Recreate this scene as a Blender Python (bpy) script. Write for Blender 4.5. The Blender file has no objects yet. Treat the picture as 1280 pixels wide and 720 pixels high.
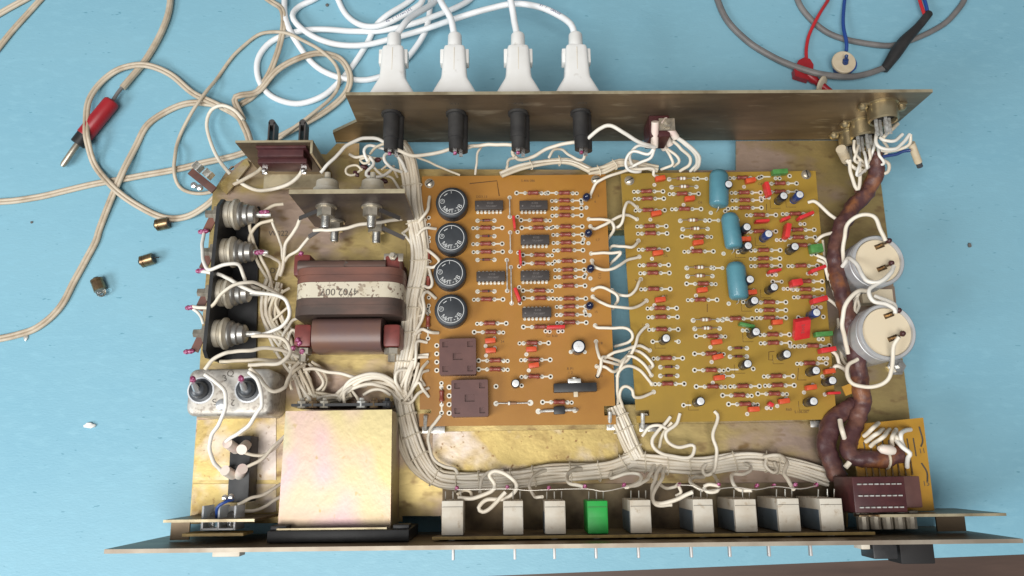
import bpy, bmesh, math, random
from mathutils import Vector, Matrix, Euler, noise
from mathutils.geometry import tessellate_polygon
random.seed(7)
R = math.radians
scene = bpy.context.scene
COL = scene.collection

# ------------------------------------------------------------------ camera, world, light
CAM_H = 500.0                                   # millimetres above the chassis floor
CAM_ROT = Euler((R(12.752), R(-0.507), R(-0.581)), 'XYZ')
FPX = 976.0                                     # focal length in photograph pixels (1280 wide)
cd = bpy.data.cameras.new('camera'); cam = bpy.data.objects.new('camera', cd); COL.objects.link(cam)
cam.location = (0, 0, CAM_H*.001); cam.rotation_euler = CAM_ROT
cd.sensor_width = 36; cd.lens = FPX/1280*36; cd.clip_start = .01; cd.clip_end = 50
scene.camera = cam
w = bpy.data.worlds.new('World'); scene.world = w; w.use_nodes = True
bg = w.node_tree.nodes['Background']; bg.inputs[0].default_value = (.97, .98, 1, 1); bg.inputs[1].default_value = .235
def area(name, loc, target, size, energy, col):
    l = bpy.data.lights.new(name, 'AREA'); l.shape = 'RECTANGLE'; l.size, l.size_y = size; l.energy = energy; l.color = col
    o = bpy.data.objects.new(name, l); COL.objects.link(o); o.location = loc
    o.rotation_euler = (Vector(target)-Vector(loc)).to_track_quat('-Z', 'Y').to_euler()
    return o
area('window_light', (-1.2, -.62, 1.0), (-.05, .0, 0), (.6, .5), 17.5, (.90, .96, 1))
area('ceiling_light', (-.25, -.48, 1.6), (0, -.05, 0), (1.1, .55), 26, (1, .985, .96))
vs = scene.view_settings; vs.view_transform = 'Standard'; vs.look = 'None'; vs.exposure = 0; vs.gamma = 1; vs.use_curve_mapping = False
scene.render.resolution_x, scene.render.resolution_y = 1024, 576
scene.render.engine = 'CYCLES'

# ------------------------------------------------------------------ helpers
CM = CAM_ROT.to_matrix()
def un(px, py, z=0.0):
    """photo pixel -> world x, y (mm) of the point lying at height z (mm)"""
    d = CM @ Vector(((px-640)/FPX, (360-py)/FPX, -1)); t = (z-CAM_H)/d.z
    return (d.x*t, d.y*t)
def P(px, py, z=0.0):
    x, y = un(px, py, z); return Vector((x, y, z))
def yat(py, z, px=640): return un(px, py, z)[1]
def xat(px, y, z):                                # world x of pixel column px on the line y, z
    lo = un(px, 100, z); hi = un(px, 700, z); t = (y-lo[1])/(hi[1]-lo[1]); return lo[0]+(hi[0]-lo[0])*t
def catmull(pts, step=2.0, closed=False):
    pts = [Vector(p) for p in pts]; n = len(pts); out = []
    rng = n if closed else n-1
    for i in range(rng):
        p1, p2 = pts[i], pts[(i+1) % n]
        p0 = pts[i-1] if (i > 0 or closed) else p1*2-p2
        p3 = pts[(i+2) % n] if (i+2 < n or closed) else p2*2-p1
        k = max(2, min(30, int((p2-p1).length/step)+1))
        for j in range(k):
            t = j/k
            out.append(.5*((2*p1)+(p2-p0)*t+(2*p0-5*p1+4*p2-p3)*t*t+(3*p1-p0-3*p2+p3)*t**3))
    if not closed: out.append(pts[-1])
    return out
def wobble(c, amp, wl=16.0, seed=0.0):
    out = []; s = 0.0; N = len(c)
    for i, p in enumerate(c):
        if i: s += (c[i]-c[i-1]).length
        e = min(1, i/4, (N-1-i)/4); out.append(p+Vector((noise.noise(Vector((s/wl, seed, 0))), noise.noise(Vector((s/wl, seed, 9))), .35*noise.noise(Vector((s/wl, seed, 5)))))*amp*e)
    return out
TEXT = {}
def text_mesh(s, size):
    k = (s, size)
    if k not in TEXT:
        c = bpy.data.curves.new('t', 'FONT'); c.body = s; c.size = size; c.align_x = 'CENTER'; c.align_y = 'CENTER'; c.resolution_u = 3
        o = bpy.data.objects.new('t', c); COL.objects.link(o)
        bpy.context.view_layer.update()
        me = bpy.data.meshes.new_from_object(o.evaluated_get(bpy.context.evaluated_depsgraph_get()))
        TEXT[k] = ([v.co.copy() for v in me.vertices], [tuple(p.vertices) for p in me.polygons])
        bpy.data.objects.remove(o); bpy.data.curves.remove(c); bpy.data.meshes.remove(me)
    return TEXT[k]
class MB:
    def __init__(self): self.v = []; self.f = []; self.m = []; self.M = Matrix.Identity(4)
    def add(self, vs, fs, m=0):
        b = len(self.v); self.v += [self.M @ Vector(p) for p in vs]
        for f in fs: self.f.append(tuple(i+b for i in f)); self.m.append(m)
        return self
    def at(self, loc=(0, 0, 0), rz=0, rx=0, ry=0):
        self.M = Matrix.Translation(Vector(loc)) @ Euler((R(rx), R(ry), R(rz)), 'XYZ').to_matrix().to_4x4(); return self
    def box(self, c, s, m=0, ch=0.0):
        x, y, z = c; a, b, d = s[0]/2, s[1]/2, s[2]/2
        if ch <= 0:
            vs = [(x+i*a, y+j*b, z+k*d) for k in (-1, 1) for j in (-1, 1) for i in (-1, 1)]
            return self.add(vs, [(0, 2, 3, 1), (4, 5, 7, 6), (0, 1, 5, 4), (2, 6, 7, 3), (0, 4, 6, 2), (1, 3, 7, 5)], m)
        ch = min(ch, a*.49, b*.49, d*.49)
        bm = bmesh.new(); bmesh.ops.create_cube(bm, size=1)
        for v in bm.verts: v.co = Vector((x+v.co.x*2*a, y+v.co.y*2*b, z+v.co.z*2*d))
        bmesh.ops.bevel(bm, geom=list(bm.edges), offset=ch, segments=2, profile=.6, affect='EDGES')
        bm.verts.index_update()
        self.add([v.co.copy() for v in bm.verts], [tuple(v.index for v in f.verts) for f in bm.faces], m); bm.free(); return self
    def lathe(self, p0, axis, prof, n=16, m=0, capa=True, capb=True, ell=1.0):
        p0 = Vector(p0); ax = Vector(axis).normalized()
        u = ax.orthogonal().normalized() if abs(ax.z) < .99 else Vector((1, 0, 0)); w_ = ax.cross(u)
        vs = []; fs = []
        for d, r in prof:
            for i in range(n):
                a = 2*math.pi*i/n; vs.append(p0+ax*d+u*(r*math.cos(a))+w_*(r*ell*math.sin(a)))
        for k in range(len(prof)-1):
            for i in range(n):
                j = (i+1) % n; fs.append((k*n+i, k*n+j, (k+1)*n+j, (k+1)*n+i))
        if capa: fs.append(tuple(reversed(range(n))))
        if capb: fs.append(tuple((len(prof)-1)*n+i for i in range(n)))
        return self.add(vs, fs, m)
    def cyl(self, a, b, r, n=12, m=0, r2=None):
        a = Vector(a); b = Vector(b); return self.lathe(a, b-a, [(0, r), ((b-a).length, r if r2 is None else r2)], n, m)
    def tube(self, pts, r, n=7, m=0, rfun=None, flat=1.0):
        pts = [Vector(p) for p in pts]; N = len(pts); vs = []; fs = []
        t0 = (pts[1]-pts[0]).normalized(); nr = Vector((0, 0, 1)).cross(t0)
        if nr.length < .01: nr = Vector((1, 0, 0))
        nr.normalize()
        for k in range(N):
            t = (pts[min(k+1, N-1)]-pts[max(k-1, 0)]).normalized()
            nr = nr-t*nr.dot(t); nr.normalize(); bn = t.cross(nr)
            rr = rfun(k/(N-1)) if rfun else r
            for i in range(n):
                a = 2*math.pi*i/n; vs.append(pts[k]+nr*(rr*flat*math.cos(a))+bn*(rr*math.sin(a)))
        for k in range(N-1):
            for i in range(n):
                j = (i+1) % n; fs.append((k*n+i, k*n+j, (k+1)*n+j, (k+1)*n+i))
        fs.append(tuple(reversed(range(n)))); fs.append(tuple((N-1)*n+i for i in range(n)))
        return self.add(vs, fs, m)
    def plate(self, outer, holes, w0, w1, m=0, tf=None, medge=None):
        """polygon (u, v) with holes, extruded w0..w1; tf maps (u, v, w) to x, y, z"""
        tf = tf or (lambda u, v, w: (u, v, w)); loops = [outer]+list(holes)
        flat = [p for l in loops for p in l]; n = len(flat)
        tris = tessellate_polygon([[Vector((p[0], p[1], 0)) for p in l] for l in loops])
        vs = [tf(p[0], p[1], w0) for p in flat]+[tf(p[0], p[1], w1) for p in flat]
        self.add(vs, [tuple(t) for t in tris]+[tuple(i+n for i in reversed(t)) for t in tris], m)
        fs = []; o = 0
        for l in loops:
            k = len(l)
            for i in range(k): a, b = o+i, o+(i+1) % k; fs.append((a, b, b+n, a+n))
            o += k
        return self.add(vs, fs, m if medge is None else medge)
    def ring(self, c, r0, r1, z0, m=0, n=12, m_hole=None, h=.12):
        x, y = c; vs = []; fs = []
        for r, z in ((r1, z0-.02), (r1*.93, z0+h), (r0, z0+h)):
            for i in range(n): a = 2*math.pi*i/n; vs.append((x+r*math.cos(a), y+r*math.sin(a), z))
        for k in range(2):
            for i in range(n): j = (i+1) % n; fs.append((k*n+i, k*n+j, (k+1)*n+j, (k+1)*n+i))
        self.add(vs, fs, m)
        if m_hole is not None:
            self.add([(x+r0*math.cos(2*math.pi*i/n), y+r0*math.sin(2*math.pi*i/n), z0+.03) for i in range(n)], [tuple(range(n))], m_hole)
        return self
    def text(self, s, size, m, mat4):
        vs, fs = text_mesh(s, size); return self.add([mat4 @ v for v in vs], fs, m)
    def mesh(self, name, mats, origin=(0, 0, 0), sharp=35):
        o = Vector(origin); me = bpy.data.meshes.new(name)
        me.from_pydata([((p-o)*.001)[:] for p in self.v], [], self.f)
        for mt in mats: me.materials.append(mt)
        me.polygons.foreach_set('material_index', self.m); me.polygons.foreach_set('use_smooth', [True]*len(self.f))
        bm = bmesh.new(); bm.from_mesh(me); bmesh.ops.recalc_face_normals(bm, faces=bm.faces); bm.to_mesh(me); bm.free()
        me.set_sharp_from_angle(angle=R(sharp)); me.update(); return me
    def build(self, name, mats, parent=None, origin=(0, 0, 0), **kw):
        return link(name, self.mesh(name, mats if isinstance(mats, (list, tuple)) else [mats], origin, kw.pop('sharp', 35)), parent, origin, **kw)
WORLD = {}
def link(name, data, parent=None, origin=(0, 0, 0), rz=0, **props):
    ob = bpy.data.objects.new(name, data); COL.objects.link(ob); ob.parent = parent
    base = WORLD.get(parent.name, Vector()) if parent else Vector()
    ob.location = (Vector(origin)-base)*.001; ob.rotation_euler = (0, 0, R(rz))
    WORLD[ob.name] = Vector(origin)
    for k, v in props.items(): ob[k] = v
    return ob
def empty(name, origin, parent=None, **props): return link(name, None, parent, origin, **props)

# ------------------------------------------------------------------ materials
MATS = {}
def mat(name, c, rough=.5, metal=0.0, c2=None, scale=60, lo=.4, hi=.65, detail=5, bump=0.0, bscale=500, c3=None, s3=25, lo3=.5, hi3=.7,
        spec=.5, trans=0.0, coat=0.0, stretch=(1, 1, 1), sss=0.0, rvar=0.0, ior=1.45, alpha=1.0, c4=None, s4=450, lo4=.58, hi4=.68):
    m = bpy.data.materials.new(name); m.use_nodes = True; nt = m.node_tree; N = nt.nodes; L = nt.links; b = N['Principled BSDF']
    b.inputs['Base Color'].default_value = (*c, 1); b.inputs['Roughness'].default_value = rough; b.inputs['Metallic'].default_value = metal
    b.inputs['Specular IOR Level'].default_value = spec; b.inputs['Transmission Weight'].default_value = trans; b.inputs['Coat Weight'].default_value = coat
    b.inputs['IOR'].default_value = ior; b.inputs['Alpha'].default_value = alpha
    if sss: b.inputs['Subsurface Weight'].default_value = sss; b.inputs['Subsurface Scale'].default_value = .001
    geo = N.new('ShaderNodeNewGeometry'); mp = N.new('ShaderNodeMapping'); mp.inputs['Scale'].default_value = stretch
    L.new(geo.outputs['Position'], mp.inputs['Vector'])
    def noise_(sc, det=5, ro=.6):
        n = N.new('ShaderNodeTexNoise'); n.inputs['Scale'].default_value = sc; n.inputs['Detail'].default_value = det; n.inputs['Roughness'].default_value = ro
        L.new(mp.outputs[0], n.inputs['Vector']); return n
    def ramp(src, a, z):
        r = N.new('ShaderNodeMapRange'); r.inputs['From Min'].default_value = a; r.inputs['From Max'].default_value = z; r.clamp = True
        L.new(src, r.inputs['Value']); return r.outputs['Result']
    out = None
    def mix(fac, a, bcol):
        x = N.new('ShaderNodeMix'); x.data_type = 'RGBA'; L.new(fac, x.inputs['Factor'])
        if a is None: x.inputs['A'].default_value = (*c, 1)
        else: L.new(a, x.inputs['A'])
        x.inputs['B'].default_value = (*bcol, 1); return x.outputs['Result']
    if c2: n = noise_(scale, detail); f = ramp(n.outputs['Fac'], lo, hi); out = mix(f, out, c2)
    if rvar and c2:
        mr = N.new('ShaderNodeMapRange'); mr.inputs['To Min'].default_value = rough; mr.inputs['To Max'].default_value = rough+rvar; L.new(f, mr.inputs['Value']); L.new(mr.outputs[0], b.inputs['Roughness'])
    if c3: out = mix(ramp(noise_(s3, 4).outputs['Fac'], lo3, hi3), out, c3)
    if c4: out = mix(ramp(noise_(s4, 2, .5).outputs['Fac'], lo4, hi4), out, c4)
    if out is not None: L.new(out, b.inputs['Base Color'])
    if bump:
        bp = N.new('ShaderNodeBump'); bp.inputs['Strength'].default_value = bump; bp.inputs['Distance'].default_value = .0004
        L.new(noise_(bscale, 3).outputs['Fac'], bp.inputs['Height']); L.new(bp.outputs[0], b.inputs['Normal'])
    MATS[name] = m; return m
M_ = MATS
mat('mat_blue', (.22, .425, .515), .45, c2=(.197, .402, .50), scale=7, bump=.32, bscale=620, c3=(.226, .44, .535), s3=160, stretch=(.55, 1.5, 1), spec=.4, c4=(.12, .29, .37), s4=300, lo4=.71, hi4=.78)
mat('wood', (.062, .038, .029), .55, c2=(.105, .064, .048), scale=40, stretch=(.12, 1, 1), bump=.2, bscale=250)
mat('speck', (.13, .12, .11), .7)
mat('zinc', (.50, .385, .165), .44, .85, c2=(.20, .135, .07), scale=30, lo=.44, hi=.74, detail=9, c3=(.44, .33, .26), s3=13, lo3=.50, hi3=.60, bump=.3, bscale=260, rvar=.25, c4=(.25, .165, .08), s4=120, lo4=.58, hi4=.74, stretch=(.7, 1.2, 1))
mat('zinc_gold', (.50, .38, .15), .48, .85, c2=(.30, .20, .08), scale=45, lo=.46, hi=.70, detail=9, c3=(.58, .50, .44), s3=17, lo3=.46, hi3=.6, bump=.3, bscale=300, c4=(.25, .15, .065), s4=320, lo4=.64, hi4=.74)
mat('zinc_brown', (.20, .145, .085), .55, .5, c2=(.11, .08, .05), scale=60, lo=.4, hi=.62, c3=(.34, .27, .16), s3=22, bump=.15, bscale=400)  # dark brown zinc with random darker and paler mottling
mat('zinc_panel', (.27, .205, .135), .46, .78, c2=(.15, .11, .075), scale=22, stretch=(.5, 1, 2), lo=.4, hi=.68, c3=(.42, .36, .27), s3=60, lo3=.58, hi3=.75, bump=.08, bscale=250)
mat('bracket_dark', (.10, .076, .068), .5, .5, c2=(.065, .05, .045), scale=40)
mat('zinc_edge', (.52, .45, .30), .45, .6, c2=(.30, .24, .15), scale=60)
mat('panel_edge', (.27, .22, .17), .5, .5, c2=(.40, .35, .28), scale=30)
mat('zinc_nut', (.47, .39, .24), .35, .85, c2=(.33, .27, .16), scale=120)
mat('zinc_iris', (.46, .385, .20), .45, .74, c2=(.47, .325, .32), scale=19, lo=.42, hi=.56, detail=2, c3=(.36, .41, .24), s3=15, lo3=.50, hi3=.62, bump=.3, bscale=330, stretch=(.9, .6, 1), c4=(.36, .27, .14), s4=260, lo4=.68, hi4=.78)
mat('steel', (.58, .57, .54), .35, .9, c2=(.36, .35, .33), scale=250)
mat('nickel', (.55, .50, .41), .40, .8, c2=(.34, .30, .24), scale=150)
mat('dark_steel', (.10, .09, .085), .5, .6)
mat('brass', (.36, .255, .14), .32, .95, c2=(.17, .11, .07), scale=260)
mat('tin', (.70, .69, .65), .42, .6, c2=(.42, .40, .36), scale=500)
mat('pad', (.74, .70, .60), .45, .25, c2=(.62, .56, .45), scale=300)
mat('lever', (.42, .41, .40), .45, .4)
mat('hole', (.02, .016, .012), .9)
mat('pcb_orange', (.375, .175, .030), .36, c2=(.31, .135, .022), scale=18, c3=(.42, .195, .048), s3=9, bump=.04, bscale=800, coat=.12)
mat('pcb_olive', (.335, .205, .030), .36, c2=(.265, .165, .028), scale=16, c3=(.37, .20, .03), s3=8, bump=.05, bscale=900, coat=.12)
mat('pcb_yellow', (.50, .27, .035), .42, c2=(.40, .20, .03), scale=30)
mat('pcb_edge', (.55, .38, .13), .5, c2=(.38, .26, .09), scale=200)
mat('silk', (.10, .05, .02), .7)
mat('res', (.27, .062, .040), .42, c2=(.20, .042, .03), scale=400, coat=.15)
mat('res_end', (.22, .05, .034), .45)
mat('diode', (.16, .035, .030), .35)
mat('band', (.72, .68, .60), .5)
mat('band_brown', (.30, .17, .10), .5)
mat('cap_orange', (.62, .085, .025), .42, c2=(.52, .06, .02), scale=300)
mat('film_red', (.62, .035, .035), .36, c2=(.52, .022, .028), scale=200)
mat('cap_green', (.055, .19, .045), .35, c2=(.09, .26, .07), scale=250)
mat('teal', (.085, .24, .29), .42, c2=(.07, .20, .25), scale=70, bump=.08, bscale=500, coat=.2)
mat('elec_black', (.016, .017, .022), .28, coat=.3)
mat('elec_blue', (.02, .045, .16), .28, coat=.3)
mat('elec_top', (.80, .80, .80), .35, .35)
mat('tant', (.008, .014, .045), .16, coat=.6)
mat('ic', (.040, .033, .031), .5, c2=(.052, .043, .039), scale=200)
mat('ic_text', (.17, .15, .14), .6)
mat('mit', (.028, .031, .035), .45, c2=(.038, .042, .047), scale=150, bump=.05, bscale=1200)
mat('mit_text', (.60, .60, .58), .6)
mat('relay_brown', (.105, .048, .042), .42, c2=(.13, .06, .05), scale=80, bump=.05, bscale=900)
mat('black', (.017, .017, .018), .42, c2=(.028, .028, .029), scale=120)
mat('black_matte', (.013, .012, .012), .65)
mat('rubber', (.022, .021, .021), .55, c2=(.04, .038, .036), scale=90)
mat('wire', (.76, .69, .575), .42, c2=(.66, .575, .45), scale=50, spec=.5)
mat('wire_old', (.68, .60, .46), .45, c2=(.55, .46, .34), scale=50)
mat('wire_white', (.79, .755, .69), .38, c2=(.72, .67, .58), scale=40)
mat('tie', (.62, .54, .41), .7)
mat('bare', (.56, .52, .45), .35, .8)
mat('cord', (.54, .455, .345), .45, c2=(.36, .275, .185), scale=60, lo=.45, hi=.70)
mat('cable_white', (.80, .80, .80), .38, c2=(.72, .71, .69), scale=25, lo=.5, hi=.75)
mat('plug_white', (.78, .765, .735), .4, c2=(.72, .70, .66), scale=40, c4=(.6, .57, .52), s4=150, lo4=.66, hi4=.78)
mat('print_blue', (.03, .05, .18), .6)
mat('cable_grey', (.15, .14, .135), .5, c2=(.21, .195, .185), scale=60)
mat('plug_red', (.33, .016, .022), .38, c2=(.27, .012, .018), scale=100)
mat('wire_red', (.46, .02, .025), .38); mat('wire_blue', (.018, .06, .25), .38)
mat('ivory', (.62, .52, .37), .5, c2=(.55, .44, .29), scale=120)
mat('cream', (.66, .56, .40), .55, c2=(.67, .56, .39), scale=40)
mat('alu', (.66, .67, .68), .38, .75, c2=(.52, .53, .54), scale=60)
mat('alu_sleeve', (.52, .52, .52), .4, .3, c2=(.45, .45, .45), scale=40)
mat('sleeve', (.075, .030, .030), .5, c2=(.17, .075, .052), scale=85, lo=.46, hi=.66, bump=.8, bscale=300, coat=.04, c3=(.27, .10, .035), s3=38, lo3=.55, hi3=.68)
mat('maroon', (.05, .014, .016), .40, c2=(.075, .022, .022), scale=120)
mat('clamp', (.18, .075, .052), .5, c2=(.085, .043, .036), scale=50, bump=.15, bscale=350, stretch=(.4, 1, 1))
mat('core', (.08, .057, .048), .48, .25, c2=(.17, .095, .072), scale=45, stretch=(.4, 1, 1), bump=.1, bscale=300)
mat('winding', (.13, .078, .074), .38, c2=(.18, .09, .055), scale=25, bump=.08, bscale=400)
mat('label', (.58, .52, .40), .6, c2=(.20, .14, .10), scale=330, lo=.55, hi=.60, detail=3, c3=(.52, .44, .31), s3=40, c4=(.22, .15, .11), s4=90, lo4=.66, hi4=.69)
mat('ink', (.10, .085, .07), .7)
mat('post_red', (.19, .042, .034), .42, c2=(.12, .03, .026), scale=90)
mat('can_tin', (.47, .43, .37), .45, .4, c2=(.27, .23, .19), scale=330, lo=.50, hi=.62, c3=(.62, .60, .56), s3=30, bump=.15, bscale=700)
mat('bead_dark', (.05, .055, .062), .3)
mat('solder', (.70, .68, .65), .25, .9)
mat('lacquer', (.20, .02, .07), .35, c2=(.55, .20, .36), scale=900, lo=.48, hi=.62)
mat('diode_metal', (.38, .365, .34), .38, .8, c2=(.32, .30, .27), scale=90)
mat('diode_body', (.52, .48, .40), .5, .3, c2=(.42, .36, .26), scale=80)
mat('relay_white', (.62, .57, .48), .5, c2=(.54, .47, .37), scale=70, c3=(.40, .31, .21), s3=160, lo3=.60, hi3=.72, bump=.1, bscale=400)
mat('relay_grey', (.10, .13, .155), .45, c2=(.13, .16, .19), scale=60)
mat('relay_green', (.015, .34, .05), .5, c2=(.012, .28, .04), scale=80)
mat('clear', (.93, .95, .96), .22, 0, trans=.55, ior=1.4)
mat('glass', (.95, .97, 1), .05, 0, trans=.95)
mat('sleeve_white', (.74, .66, .56), .5, c2=(.76, .58, .52), scale=80)
mat('crumb', (.80, .78, .74), .6)
def m(*n): return [M_[i] for i in n]
def on_y(px, py, y):
    """photo pixel -> x, z (mm) of the point on the upright plane at depth y"""
    d = CM @ Vector(((px-640)/FPX, (360-py)/FPX, -1)); t = y/d.y; return (d.x*t, CAM_H+d.z*t)
TZ = -18.0                                        # table height
# ------------------------------------------------------------------ setting
def struct(name, mb, mats, **kw): return mb.build(name, mats, kind='structure', **kw)
e0 = un(560, 722, TZ); e1 = un(1290, 692.5, TZ)
sl = (e1[1]-e0[1])/(e1[0]-e0[0])
def edge(x): return e0[1]+sl*(x-e0[0])
b = MB(); b.plate([(-900, edge(-900)), (900, edge(900)), (900, 1100), (-900, 1100)], [], TZ-4, TZ); struct('table_mat', b, m('mat_blue'))
b = MB(); b.plate([(-950, -420), (950, -420), (950, 1150), (-950, 1150)], [], TZ-30, TZ-4.2); struct('table_top', b, m('wood'))

# ------------------------------------------------------------------ the opened instrument
UO = P(690, 400, TZ)
unit = empty('electronic_unit', (UO.x, UO.y, TZ), label='opened electronic instrument chassis packed with circuit boards, transformer, relays and white wiring', category='electronic unit')
YR, YF = 216.0, -41.0
# --- floor plate
def px2(l, z=0): return [un(x, y, z) for x, y in l]
outer = px2([(237, 655), (503, 652), (503, 645), (551, 645)])+[(xat(553, YF+1.2, 0), YF+1.2), (xat(1060, YF+1.2, 0), YF+1.2)]+px2([(1060, 641), (1148, 640), (1137, 520), (1102, 235)])+[(257, YR-.5)]+[(xat(920, YR-.5, 0), YR-.5)]+px2([(920, 213), (449, 211)])
outer += [(xat(449, YR-.5, 0), YR-.5), (xat(421, YR-.5, 0), YR-.5)]+px2([(408, 193), (330, 188), (303, 200), (283, 214), (266, 240), (253, 400), (246, 520)])
hole1 = px2([(748, 286), (803, 285), (809, 506), (753, 507)])
def disc(c, r, n=14): return [(c[0]+r*math.cos(2*math.pi*i/n), c[1]+r*math.sin(2*math.pi*i/n)) for i in range(n)]
small = [disc(un(x, y), 1.6) for x, y in ((290, 210), (700, 548), (960, 560))]
b = MB(); b.plate(outer, [hole1]+small, -1.6, 0, 0, medge=1); base = b.build('floor_plate', m('zinc', 'zinc_edge'), unit)
b = MB()  # downward flanges added round the opening to shade the table seen through it
for i in range(4):
    a, c = hole1[i], hole1[(i+1) % 4]; d = Vector((c[0]-a[0], c[1]-a[1])); b.at(((a[0]+c[0])/2, (a[1]+c[1])/2, -8.4), math.degrees(math.atan2(d.y, d.x))).box((0, 0, 0), (d.length-1.3, 1.2, 13.4))
b.at(); b.build('slot_shade_flange', m('zinc'), base)
# side lips folded downwards so that the floor stands on the table
b = MB()
for (p, q) in (((237.5, 655), (246.5, 520)), ((1137, 522), (1148, 639)), ((1102, 236), (1136.5, 520))):
    a, c = un(*p), un(*q); d = Vector((c[0]-a[0], c[1]-a[1])); ang = math.degrees(math.atan2(d.y, d.x))
    b.at(((a[0]+c[0])/2, (a[1]+c[1])/2, -1.6-8.15), ang).box((0, 0, 0), (d.length, 1.4, 16.2))
b.at(); b.build('floor_lip', m('zinc'), base)
def flat_px(name, pts, z0, z1, mats, parent=base, holes=(), **kw):
    b = MB(); b.plate(px2(pts, z1), [], z0, z1, 0, medge=1 if len(mats) > 1 else None); return b.build(name, mats, parent, **kw)
flat_px('front_rail', [(553, 606), (1058, 603), (1058, 660), (553, 663)], .02, 1.0, m('zinc_brown', 'zinc_brown'))
flat_px('gold_plate', [(541, 540), (770, 536), (775, 590), (700, 597), (560, 603), (541, 585)], .02, .5, m('zinc_gold', 'zinc_edge'))
flat_px('gold_plate', [(806, 531), (1030, 527), (1036, 590), (900, 570), (806, 566)], .02, .5, m('zinc', 'zinc_edge'))
flat_px('mounting_plate', [(247, 525), (345, 521), (345, 600), (241, 600)], .02, .7, m('zinc_gold', 'zinc_edge'))
flat_px('mounting_plate', [(241, 605), (345, 605), (345, 640), (239, 645)], .02, .7, m('zinc_gold', 'zinc_edge'))
flat_px('mounting_plate', [(395, 450), (503, 450), (503, 500), (395, 500)], .02, .7, m('zinc', 'zinc_edge'))
flat_px('mounting_plate', [(325, 245), (505, 262), (515, 440), (322, 440)], .02, .6, m('zinc', 'zinc_edge'))
flat_px('mounting_plate', [(1055, 360), (1118, 358), (1134, 500), (1066, 505)], .02, .6, m('zinc', 'zinc_edge'))
b = MB()
for s, x, y, sz in (('W022', 348, 292, 5.2), ('D23', 346, 338.5, 5.2)):
    c = P(x, y, .75); b.text(s, sz, 0, Matrix.Translation(c))
b.build('stencil_lettering', m('ink'), base, kind='stuff')
# --- rear panel
def xr(px, z): return xat(px, YR, z)
zt = on_y(440, 152, YR)[1]; ztb = on_y(416, 166, YR)[1]
x0 = -93.4
outl = [(x0, 70), (259.3, 70), (259.3, 0.02), (on_y(423, 184, YR)[0], .02), (on_y(416, 166, YR)[0], ztb), (x0, zt)]
sock_px = (489, 569, 647, 725); ZS = 45.0
sock_x = [xat(p, YR, ZS) for p in (489.5, 570, 647.5, 725.5)]
DX = xat(1103, YR, 55); din_z = (54, 28.5, 6.0+5)
holes = [disc((x, ZS), 4.5) for x in sock_x]
b = MB(); b.plate(outl, holes, 0, 2.0, 0, tf=lambda u, v, w_: (u, YR+w_, v), medge=1)
rear = b.build('rear_panel', m('zinc_panel', 'zinc_edge'), unit)
b = MB()
for x, s in zip(sock_x, ('X1', 'XT1', 'XT2', 'XT3')):
    b.text(s, 3.4, 0, Matrix.Translation((x, YR-.06, ZS+13)) @ Euler((R(90), 0, 0)).to_matrix().to_4x4())
b.build('stencil_lettering', m('ink'), rear, kind='stuff')
for x in sock_x:
    b = MB(); b.lathe((x, YR-.05, ZS), (0, -1, 0), [(0, 6.4), (1.5, 6.4), (1.6, 5.0), (17, 4.9), (17.1, 4.4), (25, 4.3), (25.1, 3.2)], 20, 0)
    b.lathe((x+3.4, YR-.05, ZS-5), (0, -1, 0), [(0, 4.0), (24, 3.9), (24.1, 3)], 16, 0)
    b.box((x-.5, YR-26.5, ZS+1), (2.2, 4, .8), 1); b.box((x+3, YR-25.5, ZS-4), (2.2, 4, .8), 1)
    b.lathe((x-.3, YR-27.5, ZS+1.6), (0, -.3, 1), [(-1, .6), (0, 1.3), (1.2, .9), (1.6, .2)], 8, 2)
    b.build('socket', m('rubber', 'solder', 'lacquer'), rear, (x, YR, ZS))
for i, z in enumerate(din_z):
    b = MB(); r = 8.9
    b.lathe((DX, YR-.05, z), (0, -1, 0), [(0, r+1.0), (1.2, r+1.0), (1.3, r), (10.5, r), (11.5, r-.9), (10.8, r-1.5), (8, r-1.5)], 28, 0, capb=False)
    b.lathe((DX, YR-8, z), (0, -1, 0), [(0, r-1.55), (.4, r-1.55)], 20, 1)
    for sx in (-1, 1):
        b.box((DX+sx*11.5, YR-.8, z), (6, 1.4, 6.5), 0, .5); b.lathe((DX+sx*12, YR-1.5, z), (0, -1, 0), [(0, 3.1), (1.4, 3.0), (2.6, 2.0), (2.8, 1.0)], 14, 3)
    for k in range(5):
        a = R(200+k*35); b.box((DX+4.6*math.cos(a), YR-13.5, z+4.6*math.sin(a)), (1.7, 11, .6), 2)
    b.box((DX, YR-14, z+2.5), (1.8, 11, .7), 2)
    b.build('round_connector', m('zinc_nut', 'black_matte', 'tin', 'zinc_nut'), rear, (DX, YR, z))
# toggle switch with sleeved leads, in the middle of the rear panel
sx_, sz_ = on_y(820, 152, YR)
b = MB(); b.box((sx_, YR-7.5, sz_), (13, 14.5, 20), 0, .8)
b.box((sx_+4, YR-8, sz_+13), (10, 8, 1), 1); b.lathe((sx_+4, YR-8, sz_+13.5), (0, 0, 1), [(0, 3.2), (2.4, 3.2), (2.6, 1.6), (4.2, 1.5)], 6, 1)
b.build('toggle_switch', m('maroon', 'nickel'), rear, (sx_, YR, sz_))
b = MB()
sl_w = []
for (ax, ay, az), (bx, by, bz) in (((819, 152, 45), (818, 184, 34)), ((830, 150, 45), (845, 172, 36)), ((829, 165, 30), (838, 181, 24)), ((824, 170, 24), (831, 186, 16)), ((816, 160, 36), (815, 176, 26))):
    pa, pb = P(ax, ay, az), P(bx, by, bz); bb = MB(); bb.cyl(pa, pb, 2.4, 12); bb.build('insulating_sleeve', m('sleeve_white'), rear, pa)
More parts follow.
